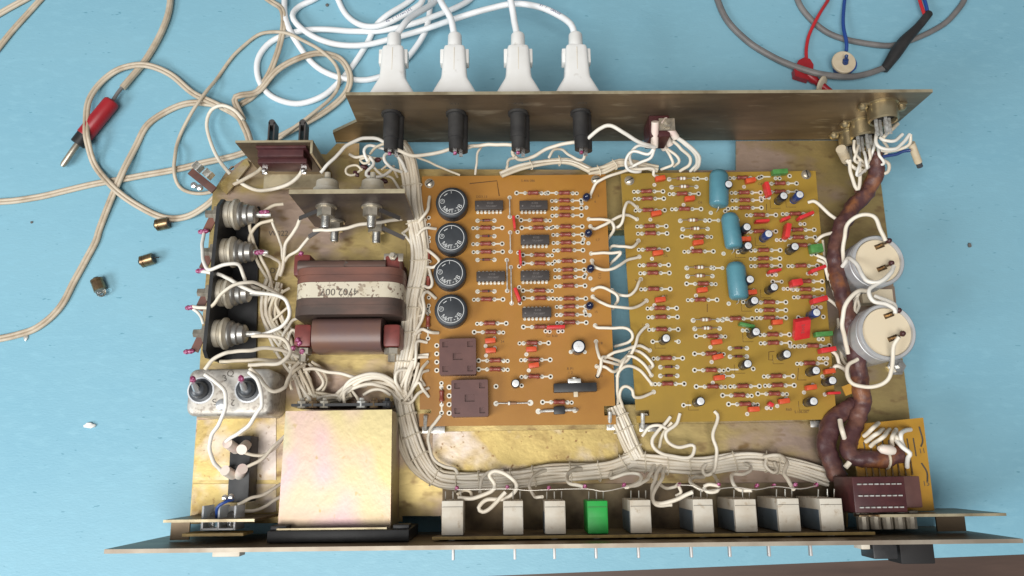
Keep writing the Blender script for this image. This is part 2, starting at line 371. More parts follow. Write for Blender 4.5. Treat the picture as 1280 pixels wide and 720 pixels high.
# --- left mains socket bracket (recessed piece of the rear wall)
YS = yat(178, 62, 350)
def ypoly(name, pts, y, th, mats, parent=unit, **kw):
    o = [on_y(px, py, y) for px, py in pts]; b = MB(); b.plate(o, [], 0, th, 0, tf=lambda u, v, w_: (u, y+w_, v), medge=1 if len(mats) > 1 else None); return b.build(name, mats, parent, **kw)
sb = empty('mains_socket', P(350, 205, 0), unit, label='brown mains inlet socket in a bent metal bracket')
xl_, xr_ = xat(294, YS, 62), xat(391, YS, 62)
b = MB(); b.plate([(xl_, 62), (xr_, 62), (xr_, 8), (xl_, 8)], [[(xl_+11, 55), (xr_-7, 55), (xr_-7, 32), (xl_+11, 32)]], 0, 1.4, 0, tf=lambda u, v, w_: (u, YS+w_, v), medge=1)
for xx in (xr_-1.4,):
    b.plate([(YS, 62), (YS, 8), (YS-6, 8), (YS-7, 62)], [], 0, 1.4, 0, tf=lambda u, v, w_, xx=xx: (xx+w_, u, v), medge=1)
b.box(((xl_+xr_)/2, YS-5, 8.7), (xr_-xl_-3, 10, 1.4), 1); b.box(((xl_+xr_)/2, YS-2, 4), (26, 1.4, 8), 0)
b.build('bracket', m('zinc_panel', 'zinc_edge'), sb)
b = MB(); b.box(((xl_+xr_)/2+3, YS-.9, 38), (xr_-xl_-16, 1.6, 40), 0, .3); b.build('socket_plate', m('maroon'), sb, ((xl_+xr_)/2, YS, 38))
xm, zm = (xl_+xr_)/2+2, 43.5
b = MB(); b.box((xm, YS-1.5, zm), (xr_-xl_-18.4, 9, 22.6), 0, .6); b.box((xm, YS-7, zm), (30, 3, 14), 0, .5); b.build('socket_body', m('maroon'), sb, (xm, YS, zm))
for k in (-12, 12):
    b = MB(); b.box((xm+k, YS-9.5, zm+1), (3.2, 8, .8), 0); b.lathe((xm+k, YS-11.5, zm+2), (0, -.5, 1), [(-1.2, 1), (0, 1.9), (1.5, 1.2), (2, .3)], 8, 0); b.build('lug', m('solder'), sb, (xm+k, YS, zm))
for px in (339.5, 378):
    b = MB(); x = xat(px, YS+10, 50)
    for s in (-1, 1): b.box((x+s*1.6, YS+9.5, 47), (.9, 17, 8.5), 0)
    b.lathe((x, YS+18, 42.75), (0, 0, 1), [(0, 2.05), (8.5, 2.05)], 12, 0); b.build('prong', m('dark_steel'), sb, (x, YS, 47))
# --- small broken fuse holder lying over the left corner of the chassis
fh = empty('fuse_clip_strip', P(255, 225, 4), unit)
b = MB(); pa, pb = P(238, 214, 12), P(268, 238, 12); d = pb-pa; b.at((pa+pb)/2, math.degrees(math.atan2(d.y, d.x))).box((0, 0, 0), (d.length, 5, 1.6), 0, .3); b.build('strip', m('clamp'), fh, P(255, 225, 12))
for x, y in ((249, 210), (262, 219)):
    p = P(x, y, 14); b = MB(); b.at(p, 50)
    for s in (-1, 1): b.box((0, s*2.2, 2), (5, .5, 6), 0)
    b.box((0, 0, -1), (5, 4.4, .5), 0); b.build('fuse_clip', m('tin'), fh, p)
for x, y in ((243, 232), (250, 235)):
    p = P(x, y, 10); b = MB(); b.lathe(p, (0, 0, 1), [(0, 2.3), (1.6, 2.0), (2.4, .7)], 10); b.build('solder_lug', m('solder'), fh, p)
fl = flat_px('corner_bracket', [(272, 232), (308, 198), (312, 206), (283, 243)], 3, 4.4, m('zinc_gold', 'zinc_edge'), unit)
# --- second bracket: upright plate with four stud rectifiers
ZK = 70.0; YB = yat(242, ZK, 430)
rb = empty('rectifier_bracket', (xat(430, YB, 0), YB, 0), unit, label='upright metal bracket carrying four stud rectifiers')
xa, xb = xat(361, YB, ZK), xat(506, YB, ZK)
b = MB(); b.plate([(xa, ZK), (xb, ZK), (xb, 20), (xa+6, .7), (xa, 6)], [], 0, 1.6, 0, tf=lambda u, v, w_: (u, YB+w_, v), medge=1); b.box(((xa+xb)/2, YB+2.2, ZK-.7), (xb-xa, 1.1, 1.2), 1)
b.build('bracket_plate', m('bracket_dark', 'zinc_edge'), rb)
for px, py in ((408, 262), (465, 262), (419, 281), (471, 283)):
    x, z = on_y(px, py-4, YB); b = MB()
    b.lathe((x, YB-.05, z), (0, -1, 0), [(0, 6.4), (1.0, 6.4), (1.1, 5.2), (1.6, 5.2)], 18, 0)
    b.lathe((x, YB-1.6, z), (0, -1, 0), [(0, 5.4), (5, 5.4), (5.2, 4.6)], 6, 0)
    pr = [(0, 2.9)]
    for k in range(8): pr += [(5.3+k*.8, 2.9), (5.7+k*.8, 2.5)]
    pr += [(12, 2.2)]; b.lathe((x, YB-1.6, z), (0, -1, 0), pr, 14, 1)
    b.lathe((x, YB+1.65, z), (0, 1, 0), [(0, 8.2), (4, 8.2), (4.1, 7.4), (6, 7.4), (6.1, 8.4), (9, 8.4), (9.4, 7), (14, 6.6), (15, 5.4), (15.2, 2), (20, 1.7)], 20, 2)
    b.build('stud_rectifier', m('nickel', 'steel', 'diode_body'), rb, (x, YB, z))
for (xa1, ya1, za1), (xb1, yb1, zb1) in (((401, 262, 50), (374, 273, 34)), ((474, 262, 50), (500, 273, 40)), ((411, 280, 30), (386, 296, 26)), ((478, 285, 28), (506, 298, 24))):
    pa, pb = P(xa1, ya1, za1), P(xb1, yb1, zb1); b = MB(); d = pb-pa; b.at((pa+pb)/2, math.degrees(math.atan2(d.y, d.x)), 0, -math.degrees(math.atan2(d.z, d.xy.length))).box((0, 0, 0), (d.length, 2.6, .6), 0); b.at(); b.build('solder_tag', m('dark_steel'), rb, pa)
# --- black heat sink with four stud diodes on the left
hs = empty('heat_sink', P(285, 350, 0), unit, label='black angled heat sink bearing four silver stud diodes')
zH = 34.0
fa, fb = P(272, 245, zH), P(252, 446, zH)
dirv = (fb-fa); Ld = dirv.length; dirv.normalize(); nrm = Vector((-dirv.y, dirv.x, 0))          # points to +x
if nrm.x < 0: nrm = -nrm
b = MB()
def hsf(u, v, w_): p = fa+dirv*u+nrm*w_; return (p.x, p.y, v)
b.plate([(0, zH-6), (6, zH), (Ld-4, zH), (Ld, zH-5), (Ld, .8), (0, .8)], [], 0, 2.2, 0, tf=hsf)
xx = [fa.xy, fb.xy]
p1, p2, p3, p4 = fa+nrm*2.2, fb+nrm*2.2, P(320, 447, 2.4), P(324, 258, 2.4)
b.plate([(p1.x, p1.y), (p2.x, p2.y), (p3.x, p3.y), (p4.x, p4.y)], [], .8, 2.8, 0)
b.build('heat_sink_plate', m('black'), hs, (fa.x, fa.y, 0))
for px, py in ((291, 268), (287, 315), (283, 366), (280, 417)):
    c = P(px, py, 21); u = (c-fa).dot(dirv); q = fa+dirv*u+nrm*2.25; q.z = 21; ax = nrm
    b = MB(); b.lathe(q, ax, [(0, 8.6), (3, 8.6), (3.2, 8.0), (4.4, 8.0), (4.5, 9.0), (5.4, 10), (6.8, 10), (7.6, 8.4), (8.4, 7.6)], 24, 0)
    b.lathe(q+ax*8.4, ax, [(0, 7.8), (1.4, 8.3), (2.4, 7.6), (3.0, 6.6), (5.5, 6.9), (6.5, 6.0), (9.5, 5.8), (10.6, 4.6), (10.8, 3.2)], 20, 1)
    b.lathe(q+ax*19, ax, [(0, 1.9), (7, 1.8), (9, 1.2)], 12, 2)
    b.lathe(q-ax*2.4, -ax, [(0, 7), (1, 7), (1.1, 5.6), (5, 5.6), (5.1, 2.9), (11, 2.7)], 6, 3)
    lug = q-ax*8; b.at(lug, math.degrees(math.atan2(dirv.y, dirv.x))-20).box((5, 0, 0), (14, 5, .8), 4); b.at()
    b.build('stud_diode', m('diode_body', 'diode_metal', 'tin', 'nickel', 'clamp'), hs, q)
for (x, y, z) in ((330, 266, 22), (324, 316, 22), (254, 290, 24), (251, 339, 24), (238, 385, 22), (236, 440, 22)):
    p = P(x, y, z); b = MB(); b.lathe(p-Vector((3, 0, 0)), (1, .1, 0), [(0, 1.0), (1.5, 1.7), (3, 1.4), (4.4, 1.7), (6.5, .8)], 10, 0); b.build('soldered_joint', m('lacquer'), hs, p)
# --- silver can capacitor
zc = 30.0
cc = P(291, 490, zc); cap = empty('can_capacitor', (cc.x, cc.y, 0), unit, label='dull silver box capacitor with two dark insulated terminals')
q = [un(x, y, zc) for x, y in ((231, 462), (337, 460), (337, 520), (229, 521))]
cw = (q[1][0]-q[0][0]); chh = (q[0][1]-q[3][1])
b = MB(); rr_ = 5; hw_, hh_ = cw/2, chh/2; pl_ = []
for (qx, qy, a0) in ((hw_-rr_, hh_-rr_, 0), (-hw_+rr_, hh_-rr_, 90), (-hw_+rr_, -hh_+rr_, 180), (hw_-rr_, -hh_+rr_, 270)):
    for k in range(6): pl_.append((cc.x-2+qx+rr_*math.cos(R(a0+18*k)), cc.y+qy+rr_*math.sin(R(a0+18*k))))
nn = len(pl_); cs = [(cc.x-2, cc.y)]
lev = [(0, .4), (0, zc-2.6), (.5, zc-1.2), (1.5, zc-.35), (3.0, zc)]; vs_ = []
for ins, zz in lev:
    for (u, v) in pl_: du, dv = u-(cc.x-2), v-cc.y; vs_.append((cc.x-2+du*(1-ins/hw_), cc.y+dv*(1-ins/hh_), zz))
fs_ = [(k*nn+i, k*nn+(i+1) % nn, (k+1)*nn+(i+1) % nn, (k+1)*nn+i) for k in range(4) for i in range(nn)]+[tuple(range(4*nn, 5*nn))]
b.add(vs_, fs_)
for s, x, y, rz in (('S', 268, 502, 200), ('2', 291, 503, 180), ('Q', 288, 467, 10), ('3', 281, 473, 20)):
    p = P(x, y, zc+.1); b.text(s, 5.5, 1, Matrix.Translation(p) @ Euler((0, 0, R(rz))).to_matrix().to_4x4())
b.build('can', m('can_tin', 'ink'), cap, (cc.x, cc.y, 0), sharp=60)
for px, py in ((251, 488), (310, 487)):
    p = P(px, py, zc); b = MB(); b.lathe((p.x, p.y, zc-.2), (0, 0, 1), [(0, 7), (.9, 7), (1.1, 5.2), (4, 5.0), (6.5, 4.0), (7.5, 2.4)], 20, 0)
    b.lathe((p.x, p.y, zc-.2), (0, 0, 1), [(0, 8.2), (.4, 8.0)], 20, 1)
    b.lathe((p.x, p.y, zc+7), (0, .55, 1), [(0, 2.0), (3, 1.8), (6, 1.1)], 10, 1); b.lathe((p.x-.5, p.y+4.5, zc+11.5), (0, .6, .4), [(-1, .5), (0, 1.8), (2.2, 1.5), (3.2, .5)], 9, 2)
    b.build('terminal', m('bead_dark', 'alu', 'lacquer'), cap, p)
p = P(277, 506, zc); b = MB(); b.lathe((p.x, p.y, zc-.3), (0, 0, 1), [(0, 3.6), (1.5, 3.2), (2.4, 1.6)], 14); b.build('seal', m('alu'), cap, p)
# --- black terminal block with ceramic sleeves
tb = empty('terminal_block', P(300, 585, 0), unit)
b = MB(); p0, p1 = P(301, 545, 16), P(297, 628, 16); c = (p0+p1)/2; d = p1-p0; b.at((c.x, c.y, 8.4), math.degrees(math.atan2(d.y, d.x))).box((0, 0, 0), (d.length, 12.5, 15), 0, .6).box((0, 0, 7.6), (d.length*.1, 12.8, 2), 0); b.build('block', m('black'), tb, c)
for (a, c_) in (((302, 562, 26), (308, 556, 15)), ((284, 554, 26), (296, 562, 14)), ((303, 586, 26), (299, 594, 14)), ((281, 588, 24), (292, 594, 14))):
    pa, pb = P(*a), P(*c_); b = MB(); b.lathe(pa, pb-pa, [(0, 2.2), (0, 3.1), ((pb-pa).length, 3.1)], 14, 0); b.build('ceramic_sleeve', m('sleeve_white'), tb, pa)
# --- transformer
tr = empty('transformer', P(434, 385, 0), unit, label='strip-core transformer with maroon clamps and a scuffed paper label')
zT = 38.0
def rbox(name, x0, y0, x1, y1, z0, z1, mats, parent, ch=1.0, **kw):
    a, c = un(x0, y1, z1), un(x1, y0, z1); b = MB(); b.box(((a[0]+c[0])/2, (a[1]+c[1])/2, (z0+z1)/2), (c[0]-a[0], c[1]-a[1], z1-z0), 0, ch)
    return b.build(name, mats, parent, ((a[0]+c[0])/2, (a[1]+c[1])/2, z0), **kw)
a, c = un(365, 392, zT), un(502, 334, zT); cx = (a[0]+c[0])/2; W2 = (c[0]-a[0])/2
def strip(name, pya, pyb, mats, grow=0.0, z0=2.0):
    ya, yb = yat(pyb, zT, 434), yat(pya, zT, 434); rr = 11; prof = []
    for k in range(7): t = math.pi/2*k/6; prof.append((cx+W2-rr+(rr+grow)*math.sin(t), zT-rr+(rr+grow)*math.cos(t)))
    top = [(2*cx-u, v) for u, v in reversed(prof)]+prof
    poly = top+[(cx+W2+grow, z0), (cx-W2-grow, z0)]
    b = MB(); b.plate(poly, [], ya, yb, 0, tf=lambda u, v, w_: (u, w_, v)); return b.build(name, mats, tr, (cx, ya, z0), sharp=50)
strip('clamp_band', 334, 343, m('clamp'), .5); strip('clamp_band', 343.2, 352, m('clamp'), .3); lb = strip('paper_label', 352.3, 371.7, m('label'), .15); strip('core_band', 372, 381, m('core'), .35); strip('core_band', 381.2, 393, m('core'), .6)
b = MB(); p = P(424, 364.5, zT+.3); b.text('4702.007', 6.2, 0, Matrix.Translation(p) @ Euler((0, 0, R(180))).to_matrix().to_4x4())
p = P(432, 330, zT-3.4); b.text('2', 5, 0, Matrix.Translation(p) @ Euler((0, 0, R(160))).to_matrix().to_4x4())
b.build('lettering', m('ink'), tr)
def coil(px0, px1, pya, pyb, z1, mats):
    xa_, xb_ = xat(px0, yat(pya, z1, px0), z1), xat(px1, yat(pya, z1, px1), z1); ya, yb = yat(pyb, z1, 434), yat(pya, z1, 434)
    b = MB(); h = z1-4; ry = (yb-ya)/2; prof = []
    n = 20; pts = [(ry*math.copysign(abs(math.cos(t))**.6, math.cos(t)), h/2*math.copysign(abs(math.sin(t))**.6, math.sin(t))) for t in [2*math.pi*k/n for k in range(n)]]
    b.plate(pts, [], xa_, xb_, 0, tf=lambda u, v, w_: (w_, (ya+yb)/2+u, 4+h/2+v)); b.build('winding', mats, tr, ((xa_+xb_)/2, (ya+yb)/2, 4), sharp=60)
coil(390, 476, 394, 437, 36, m('winding')); coil(372, 482, 322, 340, 34.5, m('core'))
for (x, y) in ((377, 413), (489, 413), (376, 331), (489, 331)):
    p = P(x, y, 33); low = y > 400; b = MB()
    b.box((p.x, p.y-(2.6 if low else -.6), 19), (10.5, 14, 24), 0, 2.2); b.box((p.x, p.y-(4 if low else 1), 5), (12, 12, 9), 0, 1)
    if low: b.lathe((p.x, p.y-10.2, 26), (0, -1, 0), [(0, 5), (3.5, 5), (3.7, 2.6), (8, 2.6)], 6, 1)
    b.build('post', m('post_red', 'nickel', 'tie'), tr, p)
p = P(492, 322, 30); b = MB(); b.box((p.x, p.y, 30), (12, 5, 1.5), 0, .3); b.lathe((p.x, p.y, 30.8), (0, 0, 1), [(0, 2.6), (3, 2.6), (3.1, 1.5), (6, 1.5)], 6, 0); b.build('bolt', m('nickel'), tr, p)
for (x, y) in ((376, 318), (377, 440), (374, 430), (366, 436), (372, 426)):
    p = P(x, y, 30); b = MB(); b.lathe(p, (.5, .3, 1), [(-1.5, .8), (0, 1.6), (1, 1.2), (2, 1.5), (3, .5)], 7); b.build('soldered_joint', m('lacquer'), tr, p)
# --- bright zinc shield box on a black flange
zb = 36.0
bxc = empty('shield_box', P(420, 590, 0), unit, label='tall zinc-plated shield box with iridescent top on a black flange')
pts = px2([(357, 514), (490, 512), (488, 660), (347, 662)], zb)
b = MB(); b.plate(pts, [], 1.2, zb, 0); o = b.build('cover', m('zinc_iris'), bxc, P(420, 590, 0))
md = o.modifiers.new('bevel', 'BEVEL'); md.width = .0012; md.segments = 3; md.limit_method = 'ANGLE'
y0_, y1_ = YF+.4, yat(663, 50, 420)
a, c = xat(333, y0_, 50), xat(511, y0_, 50)
b = MB(); b.box(((a+c)/2, (y0_+y1_)/2, 26), (c-a, y1_-y0_, 48), 0, .5)
b.box((a+5, y1_+.9, 40), (9, 3, 12), 0, .4); b.box((c-5, y1_+.9, 40), (9, 3, 12), 0, .4); b.build('flange', m('black'), bxc, ((a+c)/2, y0_, 0))
b = MB(); ym = y1_+.6; b.box(((a+c)/2-4, ym+.1, 47), ((c-a)*.78, 1.0, 2.2), 0); b.build('flange_strip', m('zinc_edge'), bxc, ((a+c)/2, ym, 30))
for x, n_ in ((378, 'nickel'), (392, 'brass'), (406, 'nickel'), (452, 'tin'), (468, 'brass'), (484, 'black')):
    p = P(x, 508, 28); b = MB(); b.lathe((p.x, p.y+1, 28), (0, 1, 0), [(-2, 3.2), (2, 3.2), (2.1, 1.6), (4, 1.5)], 8); b.build('terminal_stud', m(n_), bxc, p)
p = P(428, 508, 24); b = MB(); b.box((p.x, p.y+.5, 18), (58, 1.6, 26), 0); b.build('terminal_plate', m('black'), bxc, p)
# --- front panel
b = MB(); slots = []
b.plate([(-209.7, 70), (273.9, 70), (273.9, TZ+.1), (-209.7, TZ+.1)], [], 0, 2.2, 0, tf=lambda u, v, w_: (u, YF-2.2+w_, v), medge=1)
front = b.build('front_panel', m('zinc_panel', 'panel_edge'), unit)
YO = YF-2.2
for px in (566.5, 643.5, 693, 745, 798, 864, 912, 961, 1013):
    z = 44; x = xat(px, YO-6, z); b = MB(); b.box((x, YO-4.1, z), (1.5, 8.0, 3.0), 0, .4); b.build('lever', m('lever'), front, (x, YO, z))
for (pa, pb, zz, n_) in ((1084, 1114, 46, 'black'), (1117, 1159, 40, 'black_matte')):
    xa_, xb_ = xat(pa, YO-8, zz), xat(pb, YO-8, zz); dd = 9 if pa < 1100 else 12.5
    b = MB(); b.box(((xa_+xb_)/2, YO-dd/2-.1, zz), (xb_-xa_, dd, 16), 0, .8); b.build('push_button', m(n_), front, ((xa_+xb_)/2, YO, zz))
for pa, pb in ((269, 303), (1072, 1083)):
    xa_, xb_ = xat(pa, YO-4, 48), xat(pb, YO-4, 48); b = MB(); b.box(((xa_+xb_)/2, YO-2.1, 48), (xb_-xa_, 4, 10), 0, .6); b.build('button', m('relay_white'), front, ((xa_+xb_)/2, YO, 48))
# side brackets tying floor to front panel
def bracket(name, pxa, pxb, pya, z, foot):
    y = yat(pya, z, (pxa+pxb)/2); xa_, xb_ = xat(pxa, y, z), xat(pxb, y, z)
    b = MB(); b.box(((xa_+xb_)/2, y, z-.8), (xb_-xa_, 1.5, 1.6), 1); b.box(((xa_+xb_)/2, y, z/2-.8), (xb_-xa_, 1.4, z-1.8), 0)
    if foot:
        f0, f1 = foot; fa_, fb_ = xat(f0, y-10, 20), xat(f1, y-10, 20); b.box(((fa_+fb_)/2, (y+YF)/2-.2, 30), (fb_-fa_, abs(y-YF)-2, 1.4), 0)
    return b.build(name, m('zinc_panel', 'zinc_edge'), unit, ((xa_+xb_)/2, y, 0))
bracket('side_bracket', 204, 318, 651, 46, (222, 245)); bracket('side_bracket', 1100, 1258, 644, 52, (1160, 1195))
# clear plastic indicator block
zi = 40; p = P(272, 648, zi); ind = empty('indicator_block', (p.x, p.y, 0), unit)
a, c = un(250, 663, zi), un(296, 632, zi)
b = MB()
for s in (-1, 0, 1): b.box(((a[0]+c[0])/2+s*(c[0]-a[0])*.46, (a[1]+c[1])/2, zi-8), (1.2, c[1]-a[1], 16), 0, .3)
b.box(((a[0]+c[0])/2, a[1]+.5, zi-8), (c[0]-a[0], 1.2, 16), 0, .3); b.box(((a[0]+c[0])/2, (a[1]+c[1])/2, zi-15), (c[0]-a[0]-3, c[1]-a[1]-2, 1.6), 0, .3)
b.build('lens', m('clear'), ind, p)
b = MB(); b.box((p.x, a[1]-2.0, zi-3), (c[0]-a[0]+14, 1.5, 18), 0); b.build('backing_board', m('pcb_edge'), ind, p)
for k in (-5, 5):
    b = MB(); b.lathe((p.x+k, (a[1]+c[1])/2-6, zi-8), (0, 1, 0), [(0, 2.0), (6, 2.6), (8, 2.2), (9.5, .6)], 12); b.build('lamp', m('glass'), ind, p)
bw = MB(); bw.tube(catmull([P(271, 648, zi-4), P(272, 634, zi+1), P(283, 627, zi+1), P(291, 624, zi-2)]), .9); bw.build('blue_lead', m('wire_blue'), ind, p)
for x, y in ((281, 622), (289, 621)):
    q = P(x, y, zi); b = MB(); b.lathe(q, (0, 0, 1), [(-2, 1.2), (0, 1.8), (1.4, 1.2), (1.8, .3)], 9); b.build('solder_lug', m('solder'), ind, q)
# --- relay strip along the front
zr = 46.0
YP = yat(670, 49, 800)
rs = empty('relay_strip', (60, YP, 0), unit, label='narrow board along the front carrying a row of nine small box relays')
xa_, xb_ = xat(540, YP, 49), xat(1094, YP, 49)
b = MB(); b.plate([(xa_, 49), (xb_, 49), (xb_-12, 6), (xa_+12, 6)], [], -.8, .8, 0, tf=lambda u, v, w_: (u, YP+w_, v), medge=1); b.build('strip_board', m('zinc_brown', 'pcb_edge'), rs, (60, YP, 0))
relays = ((551, 580, 626, 0), (628, 655, 626, 0), (680, 708, 626, 0), (733.5, 761, 626, 1), (787, 815, 625, 0), (866, 893, 624, 0), (918, 947, 624, 0), (972, 1001, 623, 0), (1025, 1055, 623, 0))
for i, (pa, pb, pt, g) in enumerate(relays):
    yb_ = yat(pt, zr, (pa+pb)/2); ya_ = YP+1.2; x0_, x1_ = xat(pa+1, (ya_+yb_)/2, zr), xat(pb-1, (ya_+yb_)/2, zr); cx_ = (x0_+x1_)/2; zl = 9 if i > 4 else (16 if i > 3 else 24)
    b = MB(); b.box((cx_, (ya_+yb_)/2, (zr+zl)/2), (x1_-x0_, yb_-ya_, zr-zl), 0, .5)
    if not g:
        b.box((x0_+.1, (ya_+yb_)/2-3, (zr+zl)/2-1), (.5, (yb_-ya_)-6.4, zr-zl-3), 1)
        b.text('РЭС', 3, 2, Matrix.Translation((x0_-.2, (ya_+yb_)/2-5, zl+9)) @ Matrix(((0, 0, -1, 0), (-1, 0, 0, 0), (0, 1, 0, 0), (0, 0, 0, 1))))
    b.box((cx_, yb_-6.2, zr+.1), (x1_-x0_-1.2, 5.6, .5), 0, .15)
    b.box((cx_, yb_-3.4, zr+.0), (x1_-x0_-.8, .35, .5), 3)
    for k in (-.36, .0, .36): b.cyl((cx_+k*(x1_-x0_), yb_-.2, zr-4-abs(k)*6), (cx_+k*(x1_-x0_), yb_+5.0, zr-3-abs(k)*4), .34, 6, 4)
    bp_ = MB(); bp_.box((cx_-.5, (YP+YF)/2-.4, 43), (3.6, abs(YP-YF)-2.4, 1.4), 0, .3); bp_.build('actuator', m('tin'), rs, (cx_, YP, 43))
    b.build('relay', m('relay_green' if g else 'relay_white', 'relay_grey', 'black', 'ink', 'bare'), rs, (cx_, ya_, zl), **({'label': 'bright green box relay'} if g else {}))
b = MB(); c = P(572, 621, 40)
line = [P(x, y, 44) for x, y in ((571, 612), (634, 611), (660, 613), (686, 612), (733, 611), (755, 614), (785, 608))]
b.tube(catmull(line, 4), .3, 5); b.build('bus_wire', m('bare'), rs, c)
b = MB(); b.tube(catmull([P(x, y, 46) for x, y in ((846, 606), (866, 607), (880, 613), (917, 609), (945, 612), (969, 608), (1000, 611), (1020, 607))], 4), .38, 5); b.build('bus_wire', m('bare'), rs, c)
for x, y in ((571, 610), (634, 609), (686, 610), (731, 608), (780, 606), (849, 606), (898, 606), (946, 607), (967, 607), (994, 606), (1020, 606)):
    p = P(x, y, 44); b = MB(); b.lathe(p, (.3, .5, 1), [(-2.2, .5), (-.6, 1.05), (.8, 1.15), (1.8, .4)], 7); b.build('soldered_joint', m('lacquer'), rs, p)
# --- big filter capacitors on the right
for (px, py, rp, zz, t1, t2) in ((1098.5, 325.5, 33, 35, (1107, 304), (1110, 332)), (1110, 414.5, 36, 40, (1119, 391), (1124, 420))):
    c = P(px, py, zz); r = abs(un(px+rp, py, zz)[0]-c.x)
    o = empty('filter_capacitor', (c.x, c.y, 0), unit)
    b = MB(); b.lathe((c.x, c.y, .7), (0, 0, 1), [(0, r-.3), (zz-6, r-.3), (zz-5.6, r-1), (zz-4.6, r-1), (zz-4.2, r-.1), (zz-1.8, r), (zz-.8, r-.8), (zz-1.0, r-2.2), (zz-2.6, r-2.6)], 48, 0, capb=False); b.build('can', m('alu_sleeve'), o, (c.x, c.y, 0), sharp=50)
    b = MB(); b.lathe((c.x+.2, c.y, zz-3.4), (0, 0, 1), [(0, r-2.7), (1.6, r-2.7), (1.9, r-3.1)], 40, 0); b.build('top_disc', m('cream'), o, (c.x, c.y, zz))
    for (tx, ty) in (t1, t2):
        q = P(tx, ty, zz+3); b = MB(); b.at((q.x, q.y, zz+1), 20).box((0, 0, 0), (5.5, 1.0, 6), 0).box((-2, 0, -2.4), (6, 3, .7), 0); b.lathe((2.0, .6, 3), (0, 0, 1), [(-1.5, .6), (0, 1.9), (1.6, 1.3), (2.2, .4)], 8, 1); b.at(); b.build('terminal', m('brass', 'maroon'), o, q)
p = P(1121, 458, 2); b = MB(); b.lathe((p.x, p.y, .7), (0, 0, 1), [(0, 6), (1, 6), (1.1, 4.4), (4.5, 4.4), (4.6, 2), (7, 2)], 6); b.build('hex_bolt', m('steel'), unit, p)
p = P(1100, 372, 6); b = MB(); b.box((p.x-4, p.y, 6), (20, 9, 11), 0, .6); b.build('clamp_block', m('cream'), unit, p)
# --- small upright edge board and its connector at the lower right
eb = empty('edge_board', P(1110, 610, 0), unit, label='small yellow board with a dark maroon pin connector')
A, B_, C_, D_ = P(1062, 531, 20), P(1154, 522, 20), P(1168, 638, 34), P(1080, 641, 34)
n_ = (B_-A).cross(D_-A).normalized()
if n_.z < 0: n_ = -n_
b = MB(); b.add([A, B_, C_, D_, A-n_*1.5, B_-n_*1.5, C_-n_*1.5, D_-n_*1.5], [(0, 1, 2, 3)], 0); b.add([A, B_, C_, D_, A-n_*1.5, B_-n_*1.5, C_-n_*1.5, D_-n_*1.5], [(4, 5, 6, 7), (0, 1, 5, 4), (1, 2, 6, 5), (2, 3, 7, 6), (3, 0, 4, 7)], 1)
b.build('board', m('pcb_yellow', 'pcb_edge'), eb, A)
def ebp(s, t, h=.0): return A.lerp(B_, s).lerp(D_.lerp(C_, s), t)+n_*h
ux = (B_-A).normalized(); uy = (A-D_).normalized(); ebM = Matrix((( ux.x, uy.x, n_.x, 0), (ux.y, uy.y, n_.y, 0), (ux.z, uy.z, n_.z, 0), (0, 0, 0, 1)))
b = MB()
for k in range(6): b.text(str(6-k) if k else 'S', 4, 0, Matrix.Translation(ebp(.2+.105*k, .13, .1)) @ ebM)
for (s, t, tx) in ((.93, .37, '11'), (.93, .72, '15')): b.text(tx, 4.2, 0, Matrix.Translation(ebp(s, t, .1)) @ ebM)
for k in range(9): b.tube([ebp(.15+.085*k, .22, .08), ebp(.16+.085*k, .42, .08)], .4, 4)
b.tube(catmull([ebp(.93, .1, .08), ebp(.955, .25, .08), ebp(.92, .32, .08)]), .5, 4); b.tube(catmull([ebp(.9, .5, .08), ebp(.96, .6, .08), ebp(.95, .7, .08)]), .5, 4)
b.build('lettering', m('ink'), eb, A)
b = MB()
for k in range(8): b.tube([ebp(.12+.09*k, .40, .3), ebp(.12+.09*k, .62, .6)], .55, 5)
b.build('pin_row', m('brass'), eb, A)
a, c = un(1066, 636, 46), un(1126, 591, 46); xr2 = xat(1149, (a[1]+c[1])/2, 46)
b = MB(); b.box(((a[0]+c[0])/2, (a[1]+c[1])/2-2, 36), (c[0]-a[0], c[1]-a[1], 26), 0, .6)
b.box((c[0]+6.4, (a[1]+c[1])/2-1, 30), (12, c[1]-a[1]-2, 24), 1, .6)
b.build('connector_body', m('maroon', 'relay_brown'), eb, P(1100, 612, 40))
xs = (a[0]+c[0])/2; ws = c[0]-a[0]-1
for r_ in range(3):
    for k in range(8):
        b = MB(); y = c[1]-5-r_*6.3; x = xs-ws/2+3+k*(ws-6)/7; b.box((x, y-1, 49.4), (2.2, .7, 1.2), 0); b.build('contact', m('tin'), eb, (x, y, 49))
for k in range(5):
    b = MB(); x = xs-ws/2+4+k*(ws-8)/4; b.box((x, a[1]-3.6, 46), (5.5, 1, 7), 0, .2); b.build('contact_blade', m('brass'), eb, (x, a[1], 44))
for k in range(5):
    b = MB(); x = xat(1078+k*15, YF+8, 36); b.lathe((x, YF+13, 36), (0, -1, 0), [(0, 4.6), (3, 4.6), (3.2, 3.4), (10, 3.4)], 10, 0); b.build('spacer', m('nickel'), eb, (x, YF+8, 36))
